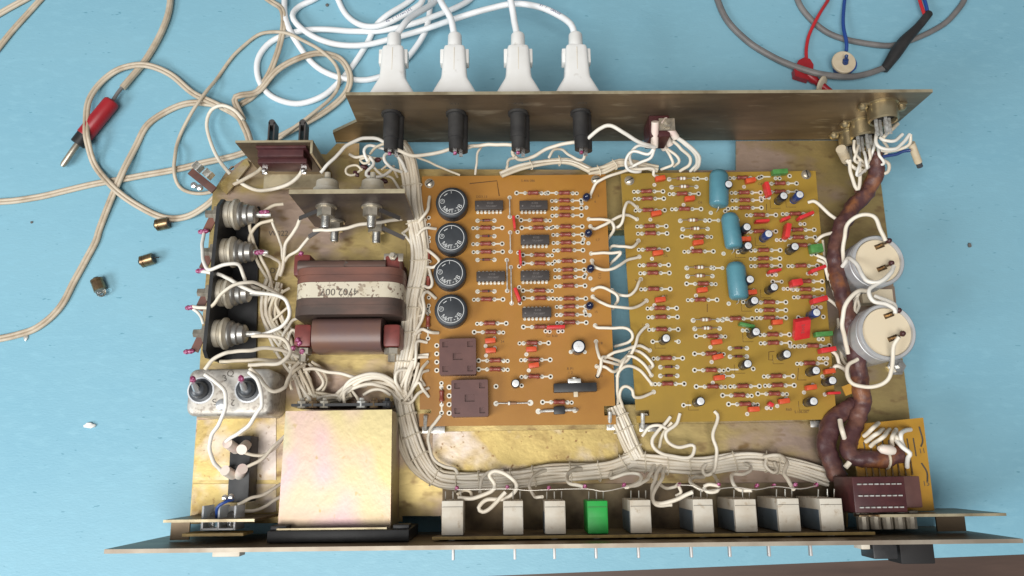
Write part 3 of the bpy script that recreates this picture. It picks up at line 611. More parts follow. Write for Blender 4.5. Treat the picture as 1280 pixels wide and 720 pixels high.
# ------------------------------------------------------------------ circuit boards
ZB = 12.0
def board(name, pts, matname, label):
    o = px2(pts, ZB); c = (sum(p[0] for p in o)/len(o), sum(p[1] for p in o)/len(o), ZB)
    b = MB(); b.plate(o, [], ZB-1.6, ZB, 0, medge=1); return b.build(name, m(matname, 'pcb_edge'), unit, c, label=label)
BL = board('circuit_board', [(527.5, 220.5), (757, 218), (769, 507), (755, 507.5), (755.4, 519.5), (769.6, 519), (770, 530.5), (524, 533), (524.3, 517), (539, 516.6), (538.8, 511.6), (524.5, 512)], 'pcb_orange', 'orange-brown circuit board with four black round transformers and six chips')
BR = board('circuit_board', [(776, 217), (1019.5, 213.5), (1046, 524), (796, 528.5), (795.5, 520), (812, 519.6), (811.5, 512.5), (794.8, 513)], 'pcb_olive', 'olive-ochre circuit board with three teal capacitors and many red resistors')
pads = {BL.name: MB(), BR.name: MB()}
def pad(bd, x, y, r=2.55, hole=True, r0=None):
    c = un(x, y, ZB); r *= .56; pads[bd.name].ring(c, (r0 or r*.5), r, ZB+.02, 0, 12, 1 if hole else 2)
def trace(bd, x0, y0, x1, y1, w_=1.3):
    a, c = un(x0, y0, ZB), un(x1, y1, ZB); d = Vector((c[0]-a[0], c[1]-a[1])); p = pads[bd.name]
    p.at(((a[0]+c[0])/2, (a[1]+c[1])/2, ZB+.06), math.degrees(math.atan2(d.y, d.x))).box((0, 0, 0), (d.length, w_*.49*1.5, .12), 0); p.at()
def place(name, me, bd, x, y, rz=0, z=ZB, **kw):
    c = P(x, y, z); return link(name, me, bd, (c.x, c.y, z), rz=rz, **kw)
# resistor
b = MB(); b.lathe((-3.3, 0, 0), (1, 0, 0), [(0, .9), (.15, 1.25), (.5, 1.42), (1.4, 1.40), (2.0, 1.18), (4.6, 1.18), (5.2, 1.40), (6.1, 1.42), (6.45, 1.25), (6.6, .9)], 12, 0); b.v = [Vector((p.x*1.06, p.y*1.06, p.z*1.06)) for p in b.v]
for s in (-1, 1): b.tube(catmull([(s*3.2, 0, 0), (s*4.4, 0, 0), (s*5.0, 0, -.5), (s*5.1, 0, -1.7)], 1), .32, 6, 1)
ME_R = b.mesh('resistor', m('res', 'tin'))
b = MB(); b.lathe((-2.6, 0, 0), (1, 0, 0), [(0, .6), (.2, .8), (5, .8), (5.2, .6)], 10, 0)
b.lathe((1.2, 0, 0), (1, 0, 0), [(0, .84), (.8, .84)], 10, 2)
for s in (-1, 1): b.tube(catmull([(s*2.4, 0, 0), (s*4.5, 0, 0), (s*4.9, 0, -1.2)], 1), .28, 6, 1)
ME_D = b.mesh('diode', m('diode', 'bare', 'black'))
b = MB(); b.lathe((-3.4, 0, 0), (1, 0, 0), [(0, .5), (.4, 1.05), (6.4, 1.05), (6.8, .5)], 12, 1)
for x_, w_, mi in ((-2.2, 1.3, 0), (-.2, 1.2, 0), (2.2, .5, 2)): b.lathe((x_, 0, 0), (1, 0, 0), [(0, 1.12), (w_, 1.12)], 12, mi)
for s in (-1, 1): b.tube(catmull([(s*3.3, 0, 0), (s*6.5, 0, 0), (s*7.4, 0, -.4), (s*7.6, 0, -1.6)], 1), .27, 6, 3)
ME_S = b.mesh('striped_resistor', m('band', 'band_brown', 'diode', 'bare'))
def res(bd, x, y, mir=0, col=0, dk=1):
    s = -1 if mir else 1
    place('resistor', ME_R, bd, x, y, random.uniform(-2, 2)+(180 if mir else 0), ZB+1.75)
    pad(bd, x-s*15.5, y+.7, 2.4); pad(bd, x-s*10.6, y+.6, 2.5, False); pad(bd, x+s*10.2, y+.3, 2.4, False)
    if dk: trace(bd, x+s*11, y+.3, x+s*19, y+.2); pad(bd, x+s*20.7, y+.2, 2.9)
def dio(bd, x, y): place('diode', ME_D, bd, x, y, random.choice((0, 180)), ZB+1.2); pad(bd, x-10.5, y+.4, 2.7, False); pad(bd, x+10.5, y+.2, 2.7, False)
def striped(bd, x, y, mir=0, dumb=1):
    place('striped_resistor', ME_S, bd, x, y, 0 if not mir else 180, ZB+1.5); pad(bd, x-15.5, y+1, 2.9, False); pad(bd, x+15.5, y+.6, 2.7, False)
def ccap(bd, x, y, rz=4, w_=6.6, d=3.1, h=4.2, mt='cap_orange', name='film_capacitor', leads=True, **kw):
    b = MB(); b.box((0, 0, h/2+1.0), (w_, d, h), 0, .55)
    for s in (-1, 1): b.cyl((s*(w_/2-.8), -.6, -.2), (s*(w_/2-.8), -.3, 1.4), .3, 6, 1)
    place(name, b.mesh(name, m(mt, 'tin')), bd, x, y, rz, ZB, **kw)
    if leads: pad(bd, x-6, y+5.5, 2.4, False); pad(bd, x+5, y-4.2, 2.2, False)
PRINT = []
def elec(bd, x, y, r=2.8, h=11.5, mt='elec_black', name='electrolytic_capacitor'):
    zt_ = ZB+h+.6; c = P(x, y, zt_); b = MB()
    b.lathe((0, 0, .5), (0, 0, 1), [(0, r*.9), (.4, r), (1.2, r), (1.6, r*.9), (2.0, r), (h-.5, r), (h-.1, r*.9), (h, r*.78)], 22, 0, capb=False)
    b.lathe((0, 0, h+.42), (0, 0, 1), [(0, r*.80), (.05, r*.74)], 22, 1)
    for k in (0, 60, 120): b.at((0, 0, h+.5), k).box((0, 0, 0), (r*1.1, .12, .03), 2)
    b.at(); link(name, b.mesh(name, m(mt, 'elec_top', 'tin')), bd, (c.x, c.y, ZB))
    PRINT.append((bd.name, c.x, c.y)); pads[bd.name].ring((c.x-1.3, c.y-.8), .4, 1.1, ZB+.02, 0, 10, 2)
def ic(bd, x0, x1, y0, y1):
    b = MB(); L_, W_ = 18.3, 6.0
    b.box((0, 0, 3.2), (L_, W_, 4.0), 0, .35)
    for i in range(7):
        for s in (-1, 1):
            X = (i-3)*2.5; b.box((X, s*3.1, 2.2), (1.2, .5, .3), 1); b.box((X, s*3.35, 1.1), (1.2, .3, 2.4), 1)
    b.text('К155', 1.9, 2, Matrix.Translation((.8, 1.1, 5.23))); b.text('ЛА3 8607', 1.7, 2, Matrix.Translation((1.4, -1.0, 5.23))); b.lathe((-7.2, -.6, 5.18), (0, 0, 1), [(0, .55), (.04, .5)], 10, 2)
    x, y = (x0+x1)/2, (y0+y1)/2; c = P(x, y, ZB+5.2); link('integrated_circuit', b.mesh('integrated_circuit', m('ic', 'tin', 'ic_text')), bd, (c.x, c.y, ZB), rz=.4)
    for i in range(7):
        for s in (-1, 1): pads[bd.name].ring((c.x+(i-3)*2.5, c.y+s*3.6), .3, 1.0, ZB+.02, 0, 10, 2)
# ---- left board
for y in (275.5, 295, 324.5, 364): dio(BL, 607.5, y)
for x, y in ((607, 284.5), (607, 304.5), (607.5, 314.5), (608, 374), (612, 404), (705.5, 250.5), (706, 260), (706, 269), (707, 283), (707, 293), (707.5, 303), (708, 312.5), (709, 326), (709.5, 337), (709.5, 346), (710.5, 357), (711.5, 373), (711.5, 383), (711.5, 393), (712, 403), (665, 428.5), (667, 449.5), (667.5, 470.5)): res(BL, x, y)
for x, y in ((613.5, 415), (619, 450.5), (619, 461.5), (666.5, 241), (705.5, 241), (672, 275), (673, 284.5), (674.5, 318.5), (675, 329), (674.5, 363), (675.5, 372.5), (675, 408.5), (699, 502.5)): res(BL, x, y, 1)
for q in ((593, 629.5, 250, 262), (649, 685, 250, 262), (650.5, 687, 293, 305), (595, 632, 339, 351), (650, 687.5, 338, 350), (652, 690, 384, 396)): ic(BL, *q)
for x, y in ((613, 427), (613.5, 439), (664, 437.5), (667, 457.5)): ccap(BL, x, y, 3+random.uniform(-3, 6))
def vres(bd, x, y, up=1):
    place('resistor', ME_R, bd, x, y, 90, ZB+1.75)
    pad(bd, x-.3, y-11, 2.5, False); pad(bd, x-.2, y-16, 2.5); pad(bd, x, y+11, 2.4, False); trace(bd, x, y+11, x, y+20); pad(bd, x, y+21, 2.7)
vres(BL, 552, 495); vres(BL, 535, 402)
for y in (320, 352): place('resistor', ME_R, BL, 535.5, y, 90, ZB+1.75)
for x, y in ((536, 272), (536, 281), (536, 297), (536, 302), (536, 372), (536, 382), (536, 390)): pad(BL, x, y, 2.4)
for i in range(4): pad(BL, 546, 432+i*10.3, 2.9); pad(BL, 561.5, 484+i*10.8, 3.0)
pad(BL, 620, 483, 2.9); pad(BL, 652, 482, 2.6)
for x0, y0, x1, y1 in ((637, 247, 637.3, 271), (637.7, 290.5, 638.2, 314.5), (633.5, 325, 634, 363.5), (638.6, 334, 639.6, 379)):
    a, c = P(x0, y0, ZB+1.0), P(x1, y1, ZB+1.0); b = MB(); b.tube(catmull([a-Vector((0, 0, 1)), a, a.lerp(c, .5)+Vector((0, 0, .3)), c, c-Vector((0, 0, 1))], 3), .45, 6); b.build('jumper', m('tin'), BL, a)
    pad(BL, x0, y0, 2.6, False); pad(BL, x1, y1, 2.6, False)
def film(bd, x, y, w_, d, h, rz, rx=0, z=ZB+.4, mt='film_red', npads=3, pdx=0, pdy=7, mark=False, **kw):
    b = MB(); b.at((0, 0, 0), 0, rx).box((0, 0, h/2+1), (w_, d, h), 0, min(.5, d*.3))
    if mark:
        for k in range(4): b.text('К73'[k % 3]+'0µ7'[k % 3], 1.9, 2, Matrix.Translation((0, -d/2-.03, h*.75-k*1.8+1.2)) @ Euler((R(90), 0, 0)).to_matrix().to_4x4())
    b.at()
    for s in (-1, 1): b.cyl((s*w_*.3, 0, -.4), (s*w_*.3, 0, 1.3), .28, 6, 1)
    place('film_capacitor', b.mesh('film_capacitor', m(mt, 'tin', 'ink')), bd, x, y, rz, z, **kw)
    for k in range(npads): pad(bd, x+pdx+(k-(npads-1)/2)*5, y+pdy, 2.4, k % 2 == 1)
film(BL, 642.5, 282, 8.5, 1.5, 7.5, 96, npads=0); film(BL, 650, 325, 9, 1.5, 7.5, 94, npads=0); film(BL, 646.5, 371, 9, 2, 7.5, 110, npads=0); film(BL, 694, 411, 11.5, 2, 7, 2, npads=0)
for x, y in ((647, 271), (647, 290), (648, 316), (649, 333), (649, 359), (650, 379), (682, 414), (687, 414.5), (698, 414.5), (703, 414)): pad(BL, x, y, 2.5)
for x, y in ((731.5, 248.5), (734, 293), (736.5, 337), (735.5, 383)):
    b = MB(); b.lathe((0, 0, 1.2), (.1, .12, 1), [(0, .7), (.9, 1.9), (2.6, 2.6), (5, 2.55), (6.8, 1.7), (7.6, .4)], 16, 0)
    for s in (-1, 1): b.cyl((s*1.2, 0, -.2), (s*.8, 0, 2), .3, 6, 1)
    place('tantalum_capacitor', b.mesh('tantalum_capacitor', m('tant', 'tin')), BL, x, y+2, 0, ZB); pad(BL, x-4.5, y+6, 2.4, False); pad(BL, x+1.5, y+11, 2.5, False)
elec(BL, 723.5, 433, 4.3, 9); elec(BL, 644.5, 479, 2.7, 8)
pad(BL, 713.5, 440, 2.4, False); pad(BL, 731, 440, 2.4, False)
# four round transformers with white print
def mit(x, y):
    Z1 = ZB+9.5; c = P(x, y, Z1); b = MB(); r = 10.6
    b.lathe((0, 0, .1), (0, 0, 1), [(0, r-.3), (8.2, r-.3), (9.0, r-.9), (9.3, r-1.8)], 48, 0)
    z = 9.44
    for k in range(48):
        a0, a1 = 2*math.pi*k/48, 2*math.pi*(k+1)/48; b.add([(7.95*math.cos(a0), 7.95*math.sin(a0), z), (7.95*math.cos(a1), 7.95*math.sin(a1), z), (8.3*math.cos(a1), 8.3*math.sin(a1), z), (8.3*math.cos(a0), 8.3*math.sin(a0), z)], [(0, 1, 2, 3)], 1)
    def ch(s, ang, rad, size, rot=None):
        a = R(ang); b.text(s, size, 1, Matrix.Translation((rad*math.cos(a), rad*math.sin(a), z+.03)) @ Euler((0, 0, R(ang+90 if rot is None else rot))).to_matrix().to_4x4())
    for s, ang in zip('МИТ-2В', (226, 249, 271, 291, 309, 331)): ch(s, ang, 6.2, 3.6)
    ch('1', 91, 6.6, 2.6, 0); b.at((-3.7, 5.1, z+.03), 35).box((0, 0, 0), (2.6, .4, .02), 1); b.at()
    for k in range(20):
        a0, a1 = 2*math.pi*k/20, 2*math.pi*(k+1)/20; q = (-6.0, .7)
        b.add([(q[0]+rr*math.cos(t), q[1]+rr*math.sin(t), z+.03) for rr, t in ((1.35, a0), (1.35, a1), (1.6, a1), (1.6, a0))], [(0, 1, 2, 3)], 1)
    b.text('Л', 2.0, 1, Matrix.Translation((-6.0, .7, z+.03)))
    link('pulse_transformer', b.mesh('pulse_transformer', m('mit', 'mit_text')), BL, (c.x, c.y, ZB), rz=random.uniform(-4, 4))
for q in ((564.5, 252.5), (564, 297), (562, 341), (563.5, 387.5)): mit(*q)
# two square brown relays
def sq(x0, y0, x1, y1):
    H = 8.5; Z1 = ZB+H; a, c = un(x0, y1, Z1), un(x1, y0, Z1); W_, D_2 = c[0]-a[0], c[1]-a[1]; w2, d2 = W_/2, D_2/2; hs_ = []
    for sx in (-1, 1):
        for sy in (-1, 1):
            u, v = sx*(w2-3.6), sy*(d2-3.6); hs_.append([(u-1.7, v-1.7), (u+1.7, v-1.7), (u+1.7, v+1.7), (u-1.7, v+1.7)])
    hs_.append([(-3, -2.1), (3, -2.1), (3, 2.1), (-3, 2.1)])
    b = MB(); b.plate([(-w2, -d2+.6), (-w2+.6, -d2), (w2-.6, -d2), (w2, -d2+.6), (w2, d2-.6), (w2-.6, d2), (-w2+.6, d2), (-w2, d2-.6)], hs_, 0.1, H, 0); b.box((0, 0, (H-1.4)/2+.05), (W_-1.2, D_2-1.2, H-1.5), 0)
    link('sealed_relay', b.mesh('sealed_relay', m('relay_brown')), BL, ((a[0]+c[0])/2, (a[1]+c[1])/2, ZB), rz=.6)
sq(549, 423, 595, 468.5); sq(564, 474.5, 610, 521)
# glass diode, black power diode, slide trimmer
b = MB(); b.lathe((-1.8, 0, 0), (1, 0, 0), [(0, .6), (.3, 1.0), (.9, 1.0), (1.0, .8), (5.5, .75), (5.8, .4)], 12, 0); b.lathe((-1.5, 0, 0), (1, 0, 0), [(0, 1.15), (1.2, 1.15)], 12, 2)
for s, l in ((-1, 9.2), (1, 12)): b.tube([(s*1.5, 0, 0), (s*(l-.7), .1, 0), (s*l, .1, -1.2)], .4, 6, 1)
place('diode', b.mesh('diode', m('band_brown', 'tin', 'band')), BL, 638, 504.2, 0, ZB+1.3, label='long-leaded glass diode'); pad(BL, 620, 504.5, 3, False); pad(BL, 663, 503.5, 3.4, False)
b = MB(); b.box((0, 0, 0), (7, 4.8, 4.4), 0, .7)
for s in (-1, 1): b.tube([(s*3.4, 0, 0), (s*10, 0, -.2), (s*11.4, 0, -1.8)], .9, 8, 1)
place('diode', b.mesh('diode', m('black', 'tin')), BL, 699, 513, 2, ZB+2.4, label='stout black power diode'); pad(BL, 673, 514.2, 3.2, False); pad(BL, 718.5, 512.6, 3.2, False)
b = MB(); b.box((0, 0, 3.9), (26.5, 5.4, 7), 0, .5); b.box((-.4, 4.0, 5), (8, 2.6, 4.5), 1, .3); b.box((.2, -4.0, 5), (2.6, 3.6, 2.2), 2, .3); b.lathe((-.4, 5.2, 5), (0, 1, 0), [(0, 1.6), (1, 1.6), (1.2, .8)], 10, 1)
place('slide_trimmer', b.mesh('slide_trimmer', m('black', 'tin', 'ivory')), BL, 718, 485.5, 1, ZB)
b = MB()
for (x, y, s) in ((660, 226, '5.406 086'), (602, 246, 'DD3.13'), (713, 461, 'R P1'), (713, 466, '1 2'), (747, 300, '1.7'), (744, 252, '6'), (751, 429, '18'), (751, 470, '20'), (745, 390, '15'), (750, 345, 'С12'), (748, 245, '3'), (690, 420, 'С7 R30'), (628, 427, '34')): b.text(s, 2.3, 0, Matrix.Translation(P(x, y, ZB+.05)) @ Euler((0, 0, R(90 if x > 744 and s[0] == 'С' else 0))).to_matrix().to_4x4())
for l in (((587, 229.5), (621, 226), (624, 245)),): b.tube([P(x, y, ZB+.05) for x, y in l], .3, 4)
b.build('board_print', m('silk'), BL, P(640, 380, ZB), kind='stuff')
# ---- right board
for x, y in ((808, 239), (809, 248), (810, 262.5), (852.5, 242), (855.5, 261), (928, 222), (930, 240.5), (931, 250), (931, 259.5), (949, 268.5), (994, 267), (975, 229), (975, 239.5), (812, 282.5), (813, 291.5), (814, 311.5), (815, 331), (816, 341), (871, 314), (949, 289), (997, 287), (998, 296.5), (954.5, 312.5), (1002, 306.5), (954, 323), (954.5, 332), (1001, 332), (1007, 351.5), (817, 361), (825, 385), (826, 396), (827, 411.5), (875.5, 374.5), (961.5, 377.5), (961.5, 387.5), (961.5, 397), (919.5, 398), (1007, 361.5), (1008, 371), (966, 418), (966.5, 428.5), (1016, 432), (832.5, 447.5), (834.5, 479.5), (970.5, 470), (972, 481.5), (928.5, 482.5), (1012, 454)): res(BR, x, y)
for x, y in ((873.5, 295.5), (879, 354.5), (891, 420), (889, 442), (889, 462.5), (891, 483), (924, 494), (968, 492), (931.5, 505)): res(BR, x, y, 1)
for x, y in ((836, 458.5), (836, 469.5), (923, 445.5), (923, 435)): dio(BR, x, y)
for x, y in ((852, 223), (855, 233), (866, 275), (869, 285.5), (874, 334), (875, 344.5), (882, 399.5), (884, 410)): striped(BR, x, y, random.random() < .4)
for x, y in ((872, 223.5), (887, 275.5), (892, 335), (966, 352), (816, 427), (903, 400), (905, 470)): pad(BR, x, y, 2.8); trace(BR, x+2, y, x+10, y); pad(BR, x+11, y, 2.4, x > 960)
for x, y in ((824, 225.5), (860.5, 250.5), (819, 269), (936, 228), (821, 318), (871, 305), (824, 376), (876, 364), (894, 428.5), (937, 367), (969, 404), (895.5, 447), (897, 473), (940, 512), (977.5, 502), (930, 301), (1034, 465), (1011, 485)): ccap(BR, x, y, 5+random.uniform(-4, 7))
for x, y, mt in ((911, 230, 'elec_black'), (980, 244.5, 'elec_black'), (1000, 243, 'elec_blue'), (934, 283.5, 'elec_black'), (961, 292, 'elec_blue'), (935.5, 307, 'elec_black'), (994, 308, 'elec_black'), (938, 349, 'elec_black'), (968, 358.5, 'elec_black'), (943.5, 375.5, 'elec_black'), (945.5, 414.5, 'elec_black'), (1021, 390.5, 'elec_blue'), (833, 422.5, 'elec_black'), (935, 454.5, 'elec_black'), (984, 442.5, 'elec_black'), (1020.5, 463, 'elec_black'), (1041, 475.5, 'elec_black'), (1017.5, 501.5, 'elec_black'), (876, 501.5, 'elec_black')): elec(BR, x, y, 2.8, 11.5, mt)
for x, y in ((848, 427), (854.5, 506.5), (910, 462), (941.5, 461), (910, 261), (922, 275), (907, 225), (998, 397), (1029, 396), (952, 221), (987, 220)): pad(BR, x, y, 2.7)
trace(BR, 843, 426.5, 848, 427); trace(BR, 857, 506.5, 864, 506.5); trace(BR, 912, 462, 923, 462); trace(BR, 1000, 397, 1006, 397.5); trace(BR, 954, 221, 963, 221)
film(BR, 956, 240, 9.5, 2.6, 6.5, 100); film(BR, 980, 292, 9.5, 3.2, 7.5, 76, pdx=-4, pdy=8); film(BR, 1003, 273, 10.5, 2.2, 7, 22, npads=2); film(BR, 950, 279, 9, 1.8, 5, 4, npads=0); film(BR, 979, 276, 6, 2, 5, 20, npads=0)
film(BR, 965, 341, 8, 1.8, 6, 10, npads=3, pdy=2.5); film(BR, 1018, 339, 10.5, 2.2, 6.5, 20, npads=3, pdx=-3, pdy=3); film(BR, 991.5, 356, 6.8, 4.2, 7, 8, 0, npads=3, pdx=-7, pdy=5); film(BR, 1020, 377, 10, 3.2, 6.5, 14, npads=3, pdx=1, pdy=7)
film(BR, 1001, 424, 10, 4.0, 14, 10, -48, mark=True, npads=3, pdx=-8, pdy=9, z=ZB+1.5); film(BR, 1030, 439, 9.6, 3.0, 7, 8, npads=3, pdx=-1, pdy=9); film(BR, 961, 506, 3.4, 2.4, 4, -30, npads=2, pdy=4); film(BR, 1039, 492, 8, 1.6, 4, 2, npads=1, pdx=-8, pdy=1)
for (x, y, w_, d, h, rz) in ((972, 218, 10, 3.4, 5, 4), (1017, 313, 8, 5.5, 5, 6), (931, 408, 9.5, 2.0, 5, -12), (1026, 419, 11, 3, 5, 4)): film(BR, x, y, w_, d, h, rz, mt='cap_green', npads=2, pdy=5)
for (x, y, L_, rr, rz) in ((895.5, 240, 24.5, 7.0, 86), (911.5, 292, 23.5, 6.4, 94), (918, 354, 24, 6.9, 92)):
    b = MB(); h = L_/2; b.lathe((-h, 0, rr*.82+.5), (1, 0, 0), [(0, rr*.5), (.3, rr*.75), (1.0, rr*.9), (2.2, rr*.98), (L_*.5, rr), (L_-3.8, rr*.98), (L_-2.6, rr*.93), (L_-.6, rr*.74), (L_-.1, rr*.6), (L_, rr*.3)], 24, 0, ell=.86)
    for s in (-1, 1): b.tube(catmull([(s*(h-.2), 0, rr*.8), (s*(h+1.3), 0, rr*.6), (s*(h+1.5), 0, 0)], 2), .4, 6, 1)
    place('oval_capacitor', b.mesh('oval_capacitor', m('teal', 'tin'), sharp=70), BR, x, y, rz, ZB); pad(BR, x-7, y+L_+1.5, 2.6, False); pad(BR, x+11, y+L_-.5, 2.6)
b = MB()
for (x, y, s) in ((1002, 515, '5.106.087'), (795, 302, '6'), (795, 321, '7'), (795, 351, '9'), (804, 375, '10'), (804, 406, '11'), (875, 253, 'С6'), (832, 320, 'С5'), (832, 370, 'R9'), (950, 230, 'С8'), (986, 512, 'R60')): b.text(s, 2.3, 0, Matrix.Translation(P(x, y, ZB+.05)))
for l in (((961, 440), (961, 450), (966, 450)), ((961, 440), (968, 439)), ((998, 460), (997, 475), (1008, 475)), ((958, 263), (958, 255)), ((884, 390), (884, 380))): b.tube([P(x, y, ZB+.05) for x, y in l], .2, 4)
for (nm, ex, ey) in PRINT:
    if nm == BR.name and random.random() < .7: b.tube([(ex-5, ey+1, ZB+.05), (ex-5, ey-4.5, ZB+.05), (ex+1.5, ey-4.5, ZB+.05)], .14, 4)
b.build('board_print', m('silk'), BR, P(910, 380, ZB), kind='stuff')
# screws, spring clips
def screw(bd, x, y, rz, r=2.6):
    b = MB(); b.lathe((0, 0, 0), (0, 0, 1), [(0, r*1.25), (.5, r*1.25), (.55, r), (1.6, r*.95), (2.2, r*.6)], 16, 0); b.at((0, 0, 2.1), rz).box((0, 0, 0), (r*1.9, .7, .5), 1); b.at()
    place('screw', b.mesh('screw', m('nickel', 'black_matte')), bd, x, y, 0, ZB)
screw(BL, 537, 229.5, 40); screw(BR, 786.5, 226, 30); screw(BR, 1007.5, 218.5, 100); screw(BL, 745, 225, 10)
for bd, x, y0, y1 in ((BL, 532, 519, 538), (BL, 762.5, 514, 534), (BR, 803.5, 516, 536)):
    a, c = P(x, y0, ZB+2), P(x-.5, y1, ZB-3); b = MB(); b.tube([a, a.lerp(c, .6)+Vector((0, 0, .6)), c], 1.3, 8); b.build('spring_clip', m('tin'), bd, a)
    q = P(x+6, y1+1, 6); b = MB(); b.box((q.x+2, q.y+1, 5.6), (14, 4.5, 1.2), 0, .2); b.box((q.x+2, q.y+1.5, 2.6), (5, 3, 5), 0); b.build('clip_foot', m('steel'), unit, q)
q = P(1025, 530, 6); b = MB(); b.box((q.x, q.y, 5.6), (12, 4, 1.2), 0, .2); b.build('clip_foot', m('steel'), unit, q)
for bd in (BL, BR):
    for p in [un(x, y, ZB-2) for x, y in ((537, 230), (745, 225), (540, 525), (750, 525))] if bd is BL else [un(x, y, ZB-2) for x, y in ((786, 226), (1007, 218), (806, 522), (1030, 518))]:
        b = MB(); b.lathe((p[0], p[1], .6), (0, 0, 1), [(0, 3), (ZB-2.3, 3)], 6); b.build('standoff', m('nickel'), bd, (p[0], p[1], 0))
    pads[bd.name].build('solder_pads', m('pad', 'hole', 'tin'), bd, WORLD[bd.name], kind='stuff')
# ------------------------------------------------------------------ wiring
WR = 1.0
def lift(pts, z0, z1, z2=None):
    """pixel polyline -> 3D points whose height goes from z0 over z1 (middle) to z2"""
    z2 = z0 if z2 is None else z2; n = len(pts)-1; out = []
    for i, p in enumerate(pts):
        t = i/n; z = (z0*(1-t)+z2*t)+(z1-(z0+z2)/2)*math.sin(math.pi*t); out.append(P(p[0], p[1], p[2] if len(p) > 2 else z))
    return out
def wire(pts, z0, z1, z2=None, r=WR, mt='wire', parent=None, name='wire', n=8):
    c = catmull(lift(pts, z0, z1, z2), 1.6); c = wobble(c, .75, 9, pts[0][0]*.13); b = MB(); b.tube(c, r, n); return b.build(name, m(mt), parent or unit, c[0], sharp=60)
# wires running between the two boards
bw = empty('board_link_wires', P(775, 400, ZB), unit)
for pts in ([(736, 274), (760, 274.5), (766, 280), (767, 288), (760, 299, 5)], [(738, 283), (744, 286), (760, 278), (776, 270), (785, 269), (796, 274)],
            [(796, 259), (790, 254), (784, 253), (781, 260), (780, 271), (776, 280), (770, 284), (764, 280, 6)], [(760, 314, 4), (766, 307.5, 12), (777, 308), (789, 309), (795, 305), (798, 301)],
            [(739, 317), (770, 315.3), (775.5, 315.6), (773, 320), (761, 332, 4)], [(740, 326), (742, 333), (752, 336), (765, 336), (775, 331), (785, 325), (799, 321)],
            [(741, 362), (749, 359), (760, 361), (770, 367), (772, 375), (766, 386, 4)], [(765, 363), (771, 367), (777, 369), (787, 369), (795, 362), (799, 352), (801, 349)],
            [(741, 371), (749, 377), (765, 382), (784, 385), (795, 384), (808, 376)], [(744, 407), (749, 410), (775, 409), (786, 412), (791, 420), (787, 427), (768, 433, 5)],
            [(745, 427), (748, 442), (754, 450), (777, 457)], [(747, 470), (754, 450), (767, 441), (785, 436), (800, 432), (812, 438)], [(746, 458), (757, 459), (767, 464), (777, 459)],
            [(809, 407), (798, 419), (794, 433), (789, 444), (779, 456)], [(792, 437), (806, 444), (816, 456), (813, 459)], [(775, 454), (783, 446), (796, 447), (808, 458), (814, 469)],
            [(772, 508, 6), (772, 474), (777, 462), (787, 458), (800, 463), (815, 480)], [(780, 514, 6), (775, 495), (777, 486), (783, 483), (790, 487), (792, 496), (804, 496), (817, 490)],
            [(737, 246), (744, 230), (752, 224), (781, 214), (800, 211), (813, 211), (818, 213), (817, 218), (821, 221)], [(747, 470), (751, 462), (752, 448), (757, 446), (777, 452)],
            [(788, 441), (781, 449), (776, 459), (772, 470)]):
    wire(pts, ZB+.3, ZB+5+random.uniform(-1, 3), parent=bw)
    for e_ in (pts[0], pts[-1]):
        if len(e_) == 2: q = un(e_[0], e_[1], ZB); b = MB(); b.ring(q, .4, 1.5, ZB+.03, 0, 12, 0, .3); b.build('wire_pad', m('pad'), bw, (q[0], q[1], ZB))
# lacing harness
hn = empty('wire_harness', P(520, 560, 4), unit, label='laced bundle of white wires running round the boards')
def bundle(pts, n, wd, parent, layers=2, mt='wire', ties=(), r=WR, jitter=.5):
    c = catmull([P(*p) for p in pts], 5.0); N = len(c)
    T = [(c[min(i+1, N-1)]-c[max(i-1, 0)]).normalized() for i in range(N)]
    for k in range(n):
        la = k % layers; off = ((k+.5)/n-.5)*wd; ph = random.uniform(0, 6); fr = random.uniform(1, 2.2); pl = []
        for i in range(N):
            s = T[i].cross(Vector((0, 0, 1))).normalized(); t = i/max(1, N-1)
            pl.append(c[i]+s*(off+jitter*math.sin(ph+fr*t*N/4))+Vector((0, 0, la*r*1.7+.35*math.sin(ph*2+fr*t*N/5))))
        b = MB(); b.tube(pl, r*random.uniform(1.04, 1.16), 8); b.build('wire', m(mt if random.random() < .88 else 'wire_old'), parent, pl[0], sharp=60)
    for t in ties:
        i = min(N-1, int(t*(N-1))); s = T[i].cross(Vector((0, 0, 1))).normalized(); q = c[i]+Vector((0, 0, r*.85*(layers-1))); hw = wd/2+r+.5; hh = r*1.0*layers+.6
        loop = [q+s*(hw*math.cos(a))+Vector((0, 0, hh*math.sin(a)*(1.1 if math.sin(a) > 0 else .9)))+T[i]*.5*math.sin(2*a) for a in [2*math.pi*j/18 for j in range(19)]]
        b = MB(); b.tube(loop, .42, 5); b.build('lacing_tie', m('tie'), parent, q)
bundle([(499, 181, 16), (509, 197, 14), (514, 225, 13), (516, 255, 13), (522, 285, 13), (526, 312, 13), (525, 335, 13), (518, 370, 13), (514, 400, 12), (512, 425, 11), (505, 462, 9), (501, 490, 7)], 12, 10.6, hn, ties=(.2, .36, .5, .62, .71, .8, .9))
bundle([(501, 478, 8), (505, 503, 6), (513, 536, 5), (525, 570, 5), (544, 596, 5), (570, 602, 5), (609, 601, 6), (649, 598, 6), (686, 592, 6), (730, 590, 6), (765, 586, 6), (793, 574, 6)], 11, 9.8, hn, ties=(.12, .19, .27, .36, .42, .5, .59, .66, .77, .88, .97))
bundle([(497, 515, 2), (500, 550, 2), (515, 584, 2), (540, 601, 2), (565, 606, 2)], 3, 4, hn, 1, 'wire_old')
bundle([(787, 576, 6), (834, 580, 6), (880, 583, 6), (926, 576, 6), (957, 577, 6), (990, 584, 6), (1036, 598, 8)], 11, 10, hn, ties=(.08, .21, .31, .52, .68, .78))
